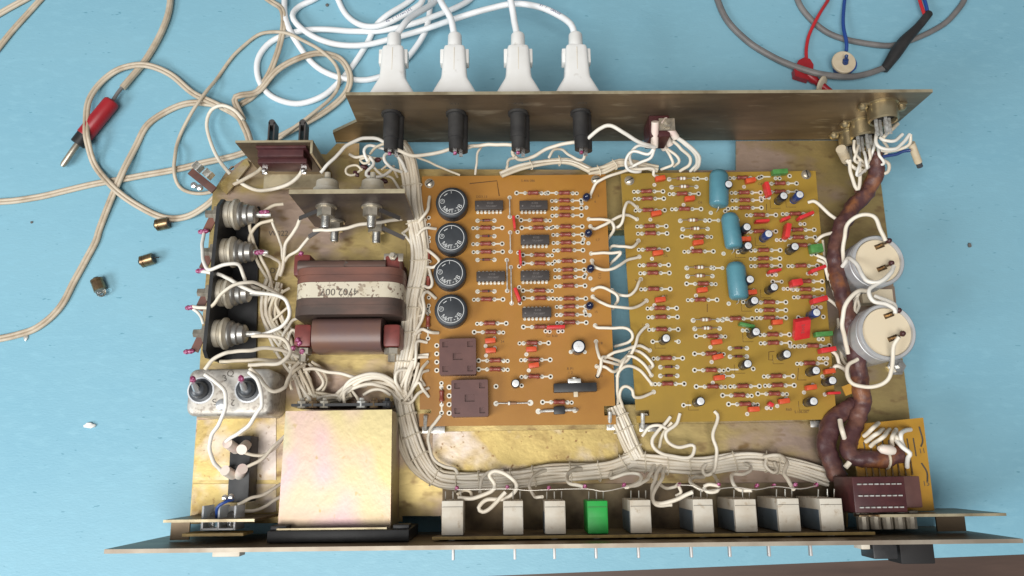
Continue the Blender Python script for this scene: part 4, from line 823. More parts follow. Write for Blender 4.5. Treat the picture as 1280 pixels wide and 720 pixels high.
bundle([(768, 508, 7), (776, 528, 8), (787, 555, 7), (797, 573, 6)], 11, 10, hn, ties=(.25, .55, .85))
bundle([(626, 219, 14), (655, 208, 12), (690, 202, 11), (715, 203, 11), (738, 214, 11)], 4, 4, hn, ties=(.4, .7))
bundle([(735, 216, 11), (755, 212, 11), (775, 204, 12), (800, 206, 11), (822, 211, 9)], 5, 4, hn, 2, 'wire_old', ties=(.2, .45))
bundle([(343, 352, 6), (336, 372, 6), (334, 395, 6), (344, 420, 6), (362, 445, 7), (376, 470, 8), (386, 496, 10)], 7, 9.5, hn, jitter=1.6, ties=(.55, .85))
bundle([(352, 362, 10), (346, 385, 9), (350, 405, 9), (362, 425, 8), (375, 450, 10)], 3, 7, hn, mt='wire_old', jitter=2.2)
bundle([(424, 500, 14), (440, 484, 18), (465, 474, 18), (488, 480, 13), (504, 498, 9)], 4, 6, hn, jitter=1.5)
bundle([(385, 496, 10), (405, 500, 12), (425, 498, 13), (440, 492, 15)], 4, 6, hn, mt='wire_old', jitter=1.5)
bundle([(518, 452, 12), (512, 470, 12), (506, 488, 10), (508, 503, 8)], 4, 7, hn, jitter=1.6)
# loose leads of the harness and of the left half
lw = empty('loose_leads', P(430, 470, 4), unit)
A_ = [  # (points, z0, zmid, z2, radius, material)
    ([(401, 216), (415, 200), (440, 178), (462, 172), (480, 178), (497, 195), (508, 215)], 38, 34, 16, 1.15, 'wire_white'),
    ([(492, 185), (510, 193), (530, 194), (550, 190), (569, 185), (590, 183), (620, 180), (640, 182), (648, 178)], 45, 34, 45, 1.2, 'wire'),
    ([(650, 182), (640, 190), (648, 200), (665, 196), (690, 183), (715, 178), (731, 179)], 44, 32, 44, 1.2, 'wire'),
    ([(735, 173), (750, 160), (762, 157), (780, 166), (800, 178), (818, 184)], 46, 52, 36, 1.25, 'wire_white'),
    ([(732, 190), (728, 200), (715, 196), (703, 187), (693, 187), (686, 197)], 40, 26, 12, .95, 'wire'),
    ([(571, 190), (600, 182), (597, 192), (594, 218)], 40, 28, 12, .8, 'wire'), ([(645, 197), (636, 200), (633, 212)], 40, 26, 13, .9, 'wire'),
    ([(437, 193), (445, 197), (458, 194), (468, 198), (482, 198)], 20, 22, 18, 1.0, 'wire'), ([(462, 206), (457, 196), (455, 187), (462, 182), (480, 186), (495, 192)], 22, 26, 18, 1.0, 'wire_white'),
    ([(463, 197), (467, 205), (457, 216), (460, 221), (475, 221), (488, 214), (492, 208)], 24, 26, 16, 1.05, 'wire_white'), ([(497, 191), (483, 192), (481, 201), (490, 211), (502, 215)], 18, 24, 16, 1.05, 'wire_white'),
    ([(453, 213), (445, 206), (434, 210), (433, 217), (442, 219), (453, 211)], 20, 22, 20, .8, 'wire_old'), ([(466, 207), (476, 218), (490, 224), (500, 238)], 22, 20, 16, .9, 'wire'),
    ([(463, 192), (470, 184), (483, 179)], 20, 28, 34, .9, 'wire_old'), ([(520, 196), (537, 203), (552, 210), (575, 219)], 20, 14, 11, .8, 'wire_old'),
    ([(450, 200), (455, 204), (462, 202), (460, 197), (450, 199)], 22, 24, 22, .8, 'wire_old'), ([(477, 212), (485, 207), (492, 212), (497, 222)], 18, 20, 15, .8, 'wire_old'),
    ([(392, 288), (420, 287), (450, 281), (480, 277), (510, 272)], 30, 34, 16, 1.15, 'wire'), ([(375, 274), (367, 290), (357, 305), (355, 325), (350, 345)], 26, 14, 6, 1.2, 'wire'),
    ([(386, 297), (376, 309), (362, 320), (352, 332)], 26, 16, 6, 1.0, 'wire'), ([(508, 288), (503, 292), (514, 283)], 16, 18, 14, .9, 'wire'), ([(505, 292), (512, 302), (518, 312)], 14, 12, 12, .9, 'wire'),
    ([(342, 275), (325, 279), (315, 289), (312, 300), (317, 314), (325, 330), (336, 352)], 22, 16, 6, 1.1, 'wire_old'), ([(354, 255), (340, 258), (318, 271), (312, 281), (317, 302), (326, 322), (336, 342), (341, 364)], 16, 18, 5, 1.1, 'wire_old'),
    ([(339, 274), (347, 294), (352, 310), (353, 325)], 22, 12, 6, .9, 'wire'), ([(330, 318), (340, 322), (350, 330), (345, 350)], 22, 12, 5, 1.0, 'wire'),
    ([(255, 292), (252, 310), (255, 328), (262, 337), (280, 331), (295, 330), (301, 335), (306, 349), (311, 356), (325, 362)], 24, 36, 14, 1.15, 'wire_white'),
    ([(252, 339), (267, 341), (282, 346), (297, 355), (315, 364), (330, 367), (345, 369), (357, 376), (362, 389), (360, 400), (350, 410), (328, 418)], 24, 34, 20, 1.2, 'wire_white'),
    ([(240, 383), (259, 385), (266, 381), (274, 371), (286, 360), (300, 354), (315, 352), (327, 357), (342, 364), (352, 372)], 22, 38, 10, 1.1, 'wire'),
    ([(241, 386), (249, 392), (254, 404)], 22, 20, 14, 1.0, 'wire_white'),
    ([(341, 366), (333, 380), (331, 395), (336, 410), (345, 420), (362, 440)], 6, 6, 6, 1.0, 'wire'), ([(347, 370), (338, 385), (339, 400), (347, 415), (356, 428), (370, 450)], 6, 8, 6, 1.0, 'wire_old'), ([(350, 372), (344, 388), (345, 402), (352, 417), (362, 432)], 8, 8, 5, .95, 'wire_old'),
    ([(362, 360), (350, 368), (345, 380), (352, 395), (358, 410), (357, 424)], 10, 12, 8, .95, 'wire_old'), ([(360, 384), (345, 397), (338, 404)], 14, 12, 6, .9, 'wire_old'), ([(350, 430), (356, 415), (364, 402), (372, 398)], 8, 14, 16, 1.0, 'wire'), ([(361, 436), (360, 424), (366, 412), (372, 418)], 8, 14, 16, 1.0, 'wire'),
    ([(256, 462), (266, 450), (280, 442), (290, 440), (314, 438), (332, 435), (351, 438), (370, 444), (384, 449)], 42, 36, 10, 1.2, 'wire'),
    ([(256, 468), (270, 479), (280, 490), (282, 505), (281, 512), (274, 530), (265, 544), (262, 560), (267, 576), (276, 588)], 42, 40, 22, 1.2, 'wire_white'),
    ([(310, 456), (332, 455), (350, 453), (361, 444), (362, 435), (356, 425), (345, 421), (315, 420)], 42, 32, 22, 1.2, 'wire'), ([(275, 452), (300, 450), (330, 450), (352, 451), (375, 455)], 30, 30, 10, 1.1, 'wire_old'),
    ([(312, 460), (322, 469), (331, 481), (342, 489), (355, 485), (361, 472), (367, 459), (380, 447)], 42, 30, 10, 1.2, 'wire'),
    ([(311, 465), (321, 474), (326, 490), (326, 508), (322, 514), (312, 530), (297, 542), (282, 552)], 42, 42, 26, 1.2, 'wire_white'),
    ([(301, 564), (315, 569), (332, 567), (345, 559), (355, 546)], 24, 18, 10, 1.0, 'wire'), ([(305, 586), (326, 574), (342, 559), (356, 545)], 24, 20, 12, 1.05, 'wire'),
    ([(297, 631), (315, 622), (333, 617), (351, 605)], 30, 24, 14, 1.0, 'wire'), ([(306, 639), (322, 637), (351, 621)], 28, 24, 16, 1.0, 'wire'), ([(365, 487), (362, 475), (370, 462), (382, 455)], 24, 20, 12, .95, 'wire_old'),
    ([(380, 462), (395, 461), (412, 465), (430, 467), (455, 475), (480, 482), (502, 497)], 12, 16, 10, 1.1, 'wire'), ([(426, 497), (433, 481), (447, 471), (468, 467), (485, 473), (499, 487)], 16, 22, 10, 1.1, 'wire'),
    ([(430, 500), (437, 487), (452, 476), (470, 472), (486, 478), (500, 492)], 14, 20, 8, 1.05, 'wire'), ([(431, 508), (430, 492), (440, 484), (458, 482)], 24, 22, 14, 1.0, 'wire'), ([(454, 494), (465, 487), (478, 488), (488, 494)], 18, 18, 16, 1.0, 'wire'),
    ([(390, 452), (402, 462), (408, 475), (402, 490), (390, 492)], 8, 10, 6, 1.0, 'wire_old'), ([(386, 455), (398, 466), (404, 478), (398, 488), (386, 487)], 8, 12, 6, 1.0, 'wire'), ([(362, 458), (372, 474), (382, 492), (391, 502)], 12, 12, 12, 1.1, 'wire'), ([(368, 452), (378, 470), (388, 488), (396, 500)], 12, 13, 12, 1.0, 'wire_old'), ([(374, 450), (383, 466), (388, 480), (385, 498)], 12, 10, 12, 1.0, 'wire'),
    ([(390, 502), (405, 496), (420, 494), (430, 497)], 14, 16, 14, 1.05, 'wire'), ([(396, 503), (412, 498), (427, 499)], 14, 16, 14, .95, 'wire_old'), ([(440, 488), (447, 500), (452, 505)], 18, 22, 24, .9, 'wire'),
    ([(535, 452), (526, 464), (516, 484), (505, 503)], 12.5, 18, 10, 1.0, 'wire'), ([(535.5, 463), (528, 466), (526, 474), (531, 482)], 12.5, 16, 12.5, 1.0, 'wire'), ([(536, 485), (523, 492), (512, 503), (503, 503)], 12.5, 17, 10, 1.0, 'wire'), ([(536, 496), (529, 486), (522, 478), (512, 490), (508, 500)], 12.5, 18, 8, 1.0, 'wire'),
    ([(534, 428), (522, 427), (519, 440), (518, 455), (510, 468)], 12.5, 16, 10, 1.0, 'wire'), ([(535, 446), (522, 447), (514, 452)], 12.5, 14, 12, 1.0, 'wire'), ([(536, 443), (520, 445)], 12.5, 14, 12, 1.0, 'wire'), ([(518, 470), (508, 463), (497, 465), (494, 476), (500, 487), (505, 492)], 8, 16, 8, 1.05, 'wire'),
    ([(537, 246), (535, 260), (527, 272), (520, 282)], 12.5, 18, 13, 1.1, 'wire'), ([(545, 286), (533, 285), (525, 290), (520, 300)], 12.5, 17, 13, 1.0, 'wire'), ([(530, 309), (545, 321), (549, 328), (542, 334), (530, 333)], 14, 20, 14, 1.05, 'wire'), ([(536, 335), (540, 350), (536, 359), (524, 354)], 14, 18, 13, 1.0, 'wire'),
    ([(545, 373), (534, 365), (529, 370), (530, 388), (525, 405), (516, 420)], 12.5, 20, 12, 1.1, 'wire'), ([(528, 366), (524, 376), (530, 392), (520, 396)], 12, 17, 12, 1.0, 'wire'), ([(548, 416), (536, 415), (527, 411), (517, 420)], 12.5, 17, 12, 1.1, 'wire'),
    ([(551, 519), (543, 529), (537, 537), (535, 553), (541, 572), (555, 583), (568, 586), (572, 592)], 12.5, 12, 8, 1.05, 'wire'),
    ([(572, 622), (592, 623), (614, 614), (618, 605), (612, 594), (618, 588), (631, 592), (644, 603), (645, 614), (631, 623), (609, 625), (598, 634), (603, 639), (614, 634), (632, 615)], 40, 40, 42, 1.2, 'wire'), ([(572, 618), (580, 613), (588, 615), (590, 622)], 40, 36, 38, .95, 'wire_old'), ([(600, 616), (602, 600), (612, 590), (628, 588)], 24, 18, 10, 1.1, 'wire'),
    ([(678, 621), (668, 620), (662, 607), (668, 594), (682, 588)], 42, 26, 9, .95, 'wire'), ([(732, 609), (712, 604), (709, 597), (714, 588), (727, 586)], 42, 28, 9, 1.1, 'wire'), ([(764, 590), (764, 598), (782, 592), (799, 593), (799, 603), (784, 609)], 9, 22, 40, 1.05, 'wire'), ([(782, 609), (804, 603), (812, 592), (818, 582)], 40, 24, 9, 1.1, 'wire'),
    ([(826, 583), (819, 598), (815, 616), (819, 629), (834, 629), (866, 615)], 9, 34, 46, 1.25, 'wire'), ([(831, 585), (826, 601), (816, 618), (820, 631), (840, 631)], 9, 34, 40, 1.1, 'wire'), ([(814, 594), (828, 608), (842, 609), (848, 605)], 10, 30, 42, .95, 'wire'), ([(848, 607), (851, 616), (845, 620)], 44, 42, 40, .95, 'wire'),
    ([(850, 517), (845, 530), (832, 541), (834, 552), (847, 559), (865, 556), (867, 563), (861, 572), (837, 570), (819, 561), (816, 548), (826, 535), (838, 521)], 12.5, 14, 12.5, 1.1, 'wire'), ([(840, 528), (830, 540), (824, 560)], 12, 10, 7, 1.0, 'wire_old'), ([(803, 545), (812, 534), (824, 532), (835, 537)], 8, 14, 12, 1.0, 'wire'),
    ([(893, 514), (898, 522), (891, 544), (896, 566), (893, 587), (882, 594), (879, 587), (882, 581)], 12.5, 14, 10, 1.1, 'wire'), ([(880, 596), (865, 597), (865, 605), (878, 613)], 12, 30, 42, 1.1, 'wire'), ([(892, 592), (898, 605)], 12, 28, 42, .95, 'wire'), ([(880, 608), (888, 605), (898, 608), (896, 614), (884, 614), (880, 609)], 42, 44, 42, 1.1, 'wire'),
    ([(931, 580), (939, 585), (931, 592), (915, 593), (915, 601), (924, 612), (940, 613)], 10, 30, 44, 1.1, 'wire'), ([(959, 570), (957, 583), (966, 591), (972, 587), (968, 578)], 10, 14, 10, 1.05, 'wire'), ([(955, 571), (974, 569), (983, 577), (981, 592), (992, 612)], 10, 26, 44, 1.2, 'wire'),
    ]
for pts, z0, z1, z2, r, mt in A_: wire(pts, z0, z1, z2, r, mt, lw)
# pink lacquered joints in the upper left tangle
for x, y, z in ((472, 200, 22), (445, 217, 20), (480, 226, 18), (456, 209, 20), (462, 218, 18)):
    p = P(x, y, z); b = MB(); b.lathe(p, (random.uniform(-1, 1), random.uniform(-1, 1), .3), [(-2.5, .7), (-1, 1.7), (1.5, 1.6), (3, .6)], 9); b.build('soldered_joint', m('maroon'), lw, p)
# leads of switch, connectors, capacitors and right edge
rw = empty('connector_leads', P(1060, 330, 20), unit)
B2 = [([(818, 184), (810, 192), (790, 190), (783, 200), (785, 212), (800, 214), (790, 205)], 34, 24, 14, 1.0, 'wire_white'), ([(817, 184), (800, 182), (788, 192), (790, 208)], 34, 24, 12, 1.0, 'wire_white'), ([(818, 186), (812, 198), (795, 206), (780, 214)], 34, 24, 13, 1.0, 'wire_white'),
      ([(845, 172), (860, 183), (870, 194), (871, 205), (863, 214)], 36, 26, 10, 1.1, 'wire_white'), ([(847, 172), (863, 184), (874, 196), (873, 207), (868, 213)], 36, 26, 10, 1.1, 'wire_white'), ([(841, 176), (852, 186), (863, 196), (861, 207), (850, 214)], 30, 22, 10, 1.1, 'wire'), ([(832, 186), (838, 196), (840, 206), (826, 212)], 18, 16, 10, 1.0, 'wire'), ([(834, 186), (846, 196), (848, 203), (842, 208)], 18, 16, 10, 1.0, 'wire'),
      ([(1010, 253), (1020, 252), (1032, 264), (1044, 273)], 12.5, 16, 16, 1.15, 'wire'), ([(1020, 302), (1026, 296), (1040, 291)], 12.5, 17, 16, 1.1, 'wire'), ([(1021, 319), (1032, 326), (1037, 345), (1044, 370)], 12.5, 15, 13, 1.1, 'wire'), ([(1022, 325), (1030, 330), (1036, 350)], 12.5, 15, 12, 1.1, 'wire'), ([(1032, 371), (1048, 384)], 14, 15, 14, 1.1, 'wire'),
      ([(1037, 437), (1046, 444), (1050, 456), (1062, 465)], 12.5, 15, 12, 1.15, 'wire'), ([(1040, 466), (1045, 458), (1053, 460), (1064, 470)], 12.5, 16, 12, 1.3, 'wire'), ([(1028, 300), (1031, 325), (1040, 355)], 10, 8, 8, 1.0, 'wire_old'), ([(1048, 398), (1050, 420), (1054, 450), (1062, 460)], 6, 6, 8, 1.2, 'wire_old'),
      ([(1055, 335), (1054, 318), (1056, 290), (1063, 276), (1078, 268), (1092, 271), (1100, 285), (1107, 301)], 18, 40, 42, 1.25, 'wire'), ([(1053, 333), (1060, 323), (1068, 327), (1076, 340), (1083, 351), (1096, 353), (1107, 348), (1114, 340), (1117, 333)], 22, 46, 44, 1.3, 'wire_white'),
      ([(1116, 336), (1108, 348), (1096, 355), (1087, 362), (1087, 370), (1093, 377), (1107, 380), (1118, 386), (1119, 392)], 44, 50, 50, 1.25, 'wire_white'), ([(1094, 370), (1104, 374), (1118, 381), (1119, 390)], 40, 46, 50, 1.2, 'wire_white'), ([(1086, 364), (1073, 364), (1063, 371), (1056, 384), (1053, 401), (1055, 419), (1060, 442)], 34, 36, 24, 1.35, 'wire'),
      ([(1124, 421), (1117, 432), (1116, 449), (1115, 460), (1112, 472), (1104, 480), (1092, 483), (1078, 483), (1066, 479), (1059, 468), (1061, 456), (1072, 449)], 50, 34, 24, 1.25, 'wire'), ([(1072, 372), (1068, 380), (1068, 392), (1073, 384), (1072, 375)], 22, 24, 22, 1.0, 'wire'), ([(1064, 380), (1072, 370), (1074, 366)], 20, 22, 22, 1.0, 'wire'),
      ]
for k, (x, y) in enumerate(((1068, 176), (1073, 182), (1080, 190), (1086, 178), (1094, 172), (1098, 184), (1104, 176), (1076, 200))):
    B2.append(([(x, y), (x+random.uniform(-4, 6), y+10), (x+random.uniform(-6, 10), y+20), (1084+random.uniform(-6, 6), 208)], 30-2*k % 9, 30, 22, .95, random.choice(('wire', 'wire_white'))))
B2 += [([(1096, 164), (1095, 176), (1099, 184), (1112, 187), (1124, 184), (1137, 168)], 40, 42, 40, 1.15, 'wire_white'), ([(1100, 172), (1106, 176), (1118, 176), (1128, 168)], 40, 42, 40, 1.1, 'wire_white'), ([(1138, 168), (1137, 180), (1126, 186), (1112, 189), (1102, 188)], 40, 36, 30, 1.1, 'wire'), ([(1104, 172), (1114, 162), (1122, 155)], 42, 44, 40, 1.2, 'wire_old'),
       ([(1062, 200), (1063, 215), (1069, 233), (1073, 236), (1075, 222), (1074, 200)], 26, 24, 26, 1.2, 'wire'), ([(1058, 200), (1068, 210), (1078, 213), (1081, 214)], 26, 24, 22, 1.2, 'wire'), ([(1097, 198), (1100, 210), (1104, 217), (1110, 214), (1110, 205), (1103, 200)], 24, 24, 24, 1.2, 'wire'), ([(1103, 196), (1118, 193), (1128, 189), (1138, 188)], 30, 32, 34, 1.1, 'elec_blue'),
       ([(1050, 525), (1053, 540), (1056, 549)], 22, 26, 22, 1.5, 'wire')]
for k, (a, c) in enumerate((((1080, 545), (1098, 529)), ((1082, 552), (1104, 537)), ((1088, 558), (1112, 537)), ((1116, 560), (1120, 537)), ((1128, 560), (1121, 540)))):
    B2.append(([a, ((a[0]+c[0])/2+(3 if k < 3 else -3), (a[1]+c[1])/2-2), c], 26, 34, 23, 1.3, 'wire'))
B2 += [([(1138, 537), (1128, 540), (1126, 548), (1130, 560)], 24, 34, 30, 1.35, 'wire_white'), ([(1120, 537), (1119, 548), (1126, 558), (1137, 566), (1134, 572), (1134, 584)], 24, 38, 30, 1.35, 'wire_white'), ([(1057, 584), (1062, 578)], 34, 35, 34, 1.6, 'wire')]
for pts, z0, z1, z2, r, mt in B2: wire(pts, z0, z1, z2, r, mt, rw)
for (a, c, r) in (((1051, 186, 30), (1058, 200, 20), 3.2), ((1139, 179, 34), (1148, 203, 26), 2.4)):
    pa, pb = P(*a), P(*c); b = MB(); b.cyl(pa, pb, r, 12, 0); e = pb+(pb-pa).normalized()*3.5; b.cyl(pb-(pb-pa)*.05, e, r*.8, 10, 1); b.build('insulating_sleeve', m('ivory', 'bead_dark'), rw, pa)
p = P(1119, 562, 38); b = MB(); b.lathe(P(1102, 561, 38), P(1114, 563, 37)-P(1102, 561, 38), [(-2, 1.2), (0, 2.6), (5, 3.1), (8, 2.2), (9, .7)], 12); b.build('insulating_sleeve', m('sleeve_white'), rw, p)
p = P(1060, 487, 16); b = MB(); b.at(p, 20).box((0, 0, 0), (6, 6, 1)); b.build('paper_tag', m('pcb_yellow'), rw, p)
# brown vinyl sleeves with gathered folds
def sleeve(pts, r, lbl=None, seed=1):
    c = catmull([P(*p) for p in pts], .9); c = wobble(c, 1.6, 14, seed); rnd = random.Random(seed); N = len(c); ph = [rnd.uniform(0, 6) for _ in range(4)]; L_ = sum((c[i+1]-c[i]).length for i in range(N-1))
    vs = []; fs = []; n = 18; nr = None
    for k in range(N):
        t = (c[min(k+1, N-1)]-c[max(k-1, 0)]).normalized(); nr = t.orthogonal() if nr is None else nr-t*nr.dot(t); nr.normalize(); bn = t.cross(nr); s = L_*k/(N-1)
        for i in range(n):
            a = 2*math.pi*i/n; rr = r*(1+.24*noise.noise(Vector((s*.10+seed*7, math.cos(a)*.8, math.sin(a)*.8)))+.17*(1-2*abs(noise.noise(Vector((s*.17+1.1*math.sin(a)+seed, math.cos(a)*.9, math.sin(a)*.9)))))-.05)
            if k in (0, N-1): rr *= .7
            vs.append(c[k]+nr*(rr*math.cos(a))+bn*(rr*math.sin(a)))
    for k in range(N-1):
        for i in range(n): j = (i+1) % n; fs.append((k*n+i, k*n+j, (k+1)*n+j, (k+1)*n+i))
    fs += [tuple(reversed(range(n))), tuple((N-1)*n+i for i in range(n))]
    b = MB(); b.add(vs, fs); return b.build('vinyl_sleeve', m('sleeve'), unit, c[0], sharp=80, **({'label': lbl} if lbl else {}))
sleeve([(1093, 190, 24), (1095, 208, 22), (1092, 226, 20), (1080, 244, 18), (1062, 264, 17), (1050, 285, 17), (1045, 310, 17), (1045, 335, 18), (1051, 365, 20), (1060, 395, 21), (1068, 430, 20), (1074, 465, 19), (1077, 490, 18), (1076, 512, 17), (1070, 530, 17), (1063, 550, 20), (1064, 568, 24), (1082, 575, 26), (1106, 573, 28), (1128, 568, 28)], 4.9, 'long wrinkled brown vinyl sleeve over the thick cable', 3)
sleeve([(1070, 505, 12), (1055, 513, 12), (1042, 525, 13), (1035, 545, 14), (1036, 568, 16), (1045, 588, 18), (1050, 598, 18)], 5.4, 'short brown sleeve curling round the harness end', 5)
sleeve([(1075, 235, 15), (1078, 248, 15), (1070, 258, 15)], 3.6, None, 8)
b = MB(); q = P(1107, 574, 28)
loop = [q+Vector((.4*math.sin(a), 5.4*math.cos(a), 5.4*math.sin(a))) for a in [2*math.pi*j/18 for j in range(19)]]; b.tube(loop, .8, 6); b.build('sleeve_tie', m('tie'), unit, q)
# ------------------------------------------------------------------ things on the table
def tag(o, label, cat, group=None):
    o['label'] = label; o['category'] = cat
    if group: o['group'] = group
    return o
T = TZ
# white mains plugs with their cords
def plug(px, name_lbl, cord, cr=2.15):
    z = ZS; x = xat(px, YR+3, z); root = empty('plug_cord', (x, YR+2.2, z)); tag(root, name_lbl, 'plug', 'white plugs in the rear panel')
    y0 = YR+2.1
    b = MB(); secs = [(0, 14.2, 7.0), (10, 14.0, 7.0), (12, 12.9, 7.0), (19.5, 8.6, 6.7), (22, 8.1, 6.6), (40, 7.0, 6.2), (42, 6.5, 5.6)]; vs = []; fs = []
    for (d, wx, wz) in secs:
        for i in range(16):
            a = 2*math.pi*(i+.5)/16; ca, sa = math.cos(a), math.sin(a); vs.append((x+wx*math.copysign(min(1, abs(ca)**.35), ca), y0+d, z+wz*math.copysign(min(1, abs(sa)**.35), sa)))
    n = 16
    for k in range(len(secs)-1):
        for i in range(n): j = (i+1) % n; fs.append((k*n+i, k*n+j, (k+1)*n+j, (k+1)*n+i))
    fs += [tuple(reversed(range(n))), tuple((len(secs)-1)*n+i for i in range(n))]; b.add(vs, fs)
    for s in (-1, 1): b.box((x+s*7.6, y0+36, z-1), (3.2, 10, 7.5), 0, 1.1)
    b.box((x, y0+28, z+6.35), (.3, 24, .3), 1)
    b.build('plug_body', m('plug_white', 'tie'), root, (x, y0, z), sharp=40)
    b = MB(); b.lathe((x, y0+41.5, z), (0, 1, 0), [(0, 4.7), (10, 4.4), (11, 3.9)], 18); b.build('strain_relief', m('plug_white'), root, (x, y0+42, z))
    c = [Vector((x, y0+50, z))]+[P(*q) for q in cord]
    c = wobble(catmull(c, 4), 1.6, 40, px); b = MB(); b.tube(c, cr, 10); o = b.build('cord', m('cable_white'), root, c[0], sharp=80)
    return root, c
cz = T+2.2
r1, c1 = plug(490.5, 'white mains plug at the left end of the row of four', [(505, 32, 44), (517, 20, 36), (545, 2, 20), (562, -22, 10), (560, -50, 5), (540, -40, cz+4), (530, -2, cz+7), (520, 10, cz+8), (492, 26, cz+8), (470, 33, cz+7), (450, 30, cz+4), (432, 17, cz), (420, -4, cz), (410, -30, cz)])
r2, c2 = plug(568, 'second white mains plug from the left in the row of four', [(563, 24, 44), (550, 0, 40), (543, -30, 20), (539, -20, cz), (537, 8, cz+2), (531, 40, cz+4), (512, 70, cz+1), (487, 90, cz), (470, 98, cz), (450, 101, cz), (420, 96, cz+4), (392, 80, cz+3), (370, 52, cz+4), (359, 25, cz+5), (356, -6, cz+2), (356, -40, cz)])
r3, c3 = plug(648.5, 'third white mains plug from the left in the row of four', [(643, 20, 43), (637, -6, 42), (628, -35, 25), (608, -25, cz), (590, -2, cz), (570, 10, cz+4), (540, 22, cz+4.4), (510, 32, cz+4.4), (475, 40, cz+2), (445, 39, cz), (407, 35, cz+2), (377, 37, cz+2), (345, 48, cz), (327, 65, cz), (321, 84, cz), (326, 105, cz), (342, 122, cz), (370, 130, cz), (400, 122, cz+1), (420, 107, cz), (440, 84, cz), (460, 54, cz), (470, 33, cz+1), (485, 18, cz+3), (512, 1, cz), (540, -25, cz)])
r4, c4 = plug(722, 'white mains plug at the right end, its printed cord curving left', [(714, 30, 44), (700, 19, 39), (675, 9, 33), (645, 5, 28), (615, 10, 22), (570, 22, 16), (535, 36, cz+9), (495, 47, cz+7), (460, 55, cz+5), (425, 56, cz+5), (395, 49, cz+6), (375, 35, cz+5), (366, 20, cz+4), (375, 8, cz), (395, -2, cz), (420, -20, cz)])
def cordtext(root, c, s, i0, step, rad=2.15):
    b = MB()
    for k, chh in enumerate(s):
        f = i0+k*step; i = int(f)
        if chh == ' ' or i+1 >= len(c): continue
        p = c[i].lerp(c[i+1], f-i); t = (c[i+1]-c[i]).normalized(); 
        if t.x < 0: t = -t
        up = Vector((0, 0, 1)); up = (up-t*up.dot(t)).normalized(); v = up.cross(t)
        b.text(chh, 2.6, 0, Matrix(((t.x, v.x, up.x, 0), (t.y, v.y, up.y, 0), (t.z, v.z, up.z, 0), (0, 0, 0, 1))) if False else Matrix.Translation(p+up*(rad+.06)) @ Matrix(((t.x, v.x, up.x, 0), (t.y, v.y, up.y, 0), (t.z, v.z, up.z, 0), (0, 0, 0, 1))))
    b.build('cord_print', m('print_blue'), root, c[0])
def cpos(c, px, py, z):
    q = P(px, py, z); return min(range(len(c)), key=lambda i: (c[i]-q).length)
i4 = cpos(c4, 700, 20, 38)
cordtext(r4, c4, '003AAU  I 15'[::-1][::-1], i4-.2, .45)
i1 = cpos(c1, 492, 26, cz+8); cordtext(r1, c1, '[Z]swr/1 1 b4', i1-3.8, .42)
# beige twin flex: two cores side by side
def cord(name, pts, label, cat='cord', twin=True, r=1.35, mt='cord', z=None, group=None, n=9):
    z = T+r+.1 if z is None else z
    c = catmull([P(p[0], p[1], p[2] if len(p) > 2 else z) for p in pts], 3.5); c = wobble(c, 1.0, 26, pts[0][0]*.17+pts[0][1]); b = MB(); N = len(c)
    if twin:
        for s in (-1, 1):
            pl = []
            for i in range(N):
                t = (c[min(i+1, N-1)]-c[max(i-1, 0)]).normalized(); sd = t.cross(Vector((0, 0, 1))).normalized(); pl.append(c[i]+sd*(s*r*.86))
            b.tube(pl, r, n)
    else: b.tube(c, r, n+1)
    o = b.build(name, m(mt), None, c[len(c)//2], sharp=70); return tag(o, label, cat, group)
G = 'beige cords on the left of the table'
h = T+4.5
cord('twin_cord', [(-8, 253), (50, 246), (125, 229), (217, 212, T+3), (292, 195, T+4), (330, 181, T+5), (350, 171, T+6), (375, 157, T+6), (405, 140, T+4), (427, 122, T+3), (437, 105, T+6), (437, 90, T+6), (427, 75, T+5), (412, 68, T+4), (393, 67, T+8), (370, 75, T+9), (345, 90, T+8), (322, 115, T+5), (300, 119, T+9), (293, 125, T+8), (304, 150, T+9)], 'beige twin flex running in from the left edge to behind the mains socket', r=1.25, group=G)
cord('twin_cord', [(290, 222, T+14), (272, 243, T+16), (255, 259, T+9), (232, 271, T+3), (205, 271, T+1.5), (170, 255, T+2), (140, 232, T+6), (120, 208, T+3), (110, 180, T+10), (107, 160, T+11), (110, 130, T+7), (125, 105, T+3), (150, 86, T+3), (180, 81, T+7), (212, 93, T+3), (245, 118, T+5), (275, 133, T+6), (300, 148, T+6), (313, 176, T+10), (316, 200, T+20)], 'beige twin flex looped round over the red plug', r=1.25, group=G)
cord('twin_cord', [(312, 178, T+13), (307, 160, T+10), (295, 142, T+9), (270, 131, T+4), (240, 129, T+2), (212, 137), (185, 155), (170, 182), (155, 212, T+5), (140, 246, T+3), (125, 285), (120, 300), (109, 321), (93, 354), (74, 384), (47, 409), (19, 419), (-8, 425)], 'beige twin flex sweeping down to the left edge past the loose bulbs', r=1.3, group=G)
cord('single_cord', [(330, 207, 38), (318, 217, 22), (290, 231, 2), (262, 241, T+6), (240, 241, T+3), (224, 233, T+2), (217, 215, T+6), (218, 195, T+7), (224, 174, T+2), (240, 140, T+6), (257, 115, T+8), (275, 95, T+2), (295, 65, T+2), (318, 46, T+2), (335, 40, T+6), (357, 41, T+9), (380, 52, T+9), (402, 64, T+9), (420, 83, T+8), (424, 105, T+7), (415, 122, T+6), (390, 142, T+9), (352, 171, T+10)], 'thin beige cord winding from the mains socket up round the white cords', twin=False, r=1.25, group=G)
cord('single_cord', [(379, 207, 40), (376, 216, 38), (361, 230, 22), (336, 237, 10), (317, 236, 6), (292, 220, 2), (274, 198, -4), (264, 178, T+10), (259, 155, T+8), (264, 138, T+9), (277, 132, T+12), (293, 138, T+12), (304, 150, T+13)], 'pale cord hooked in a small arch left of the mains socket', twin=False, r=1.25, mt='wire', group=G)
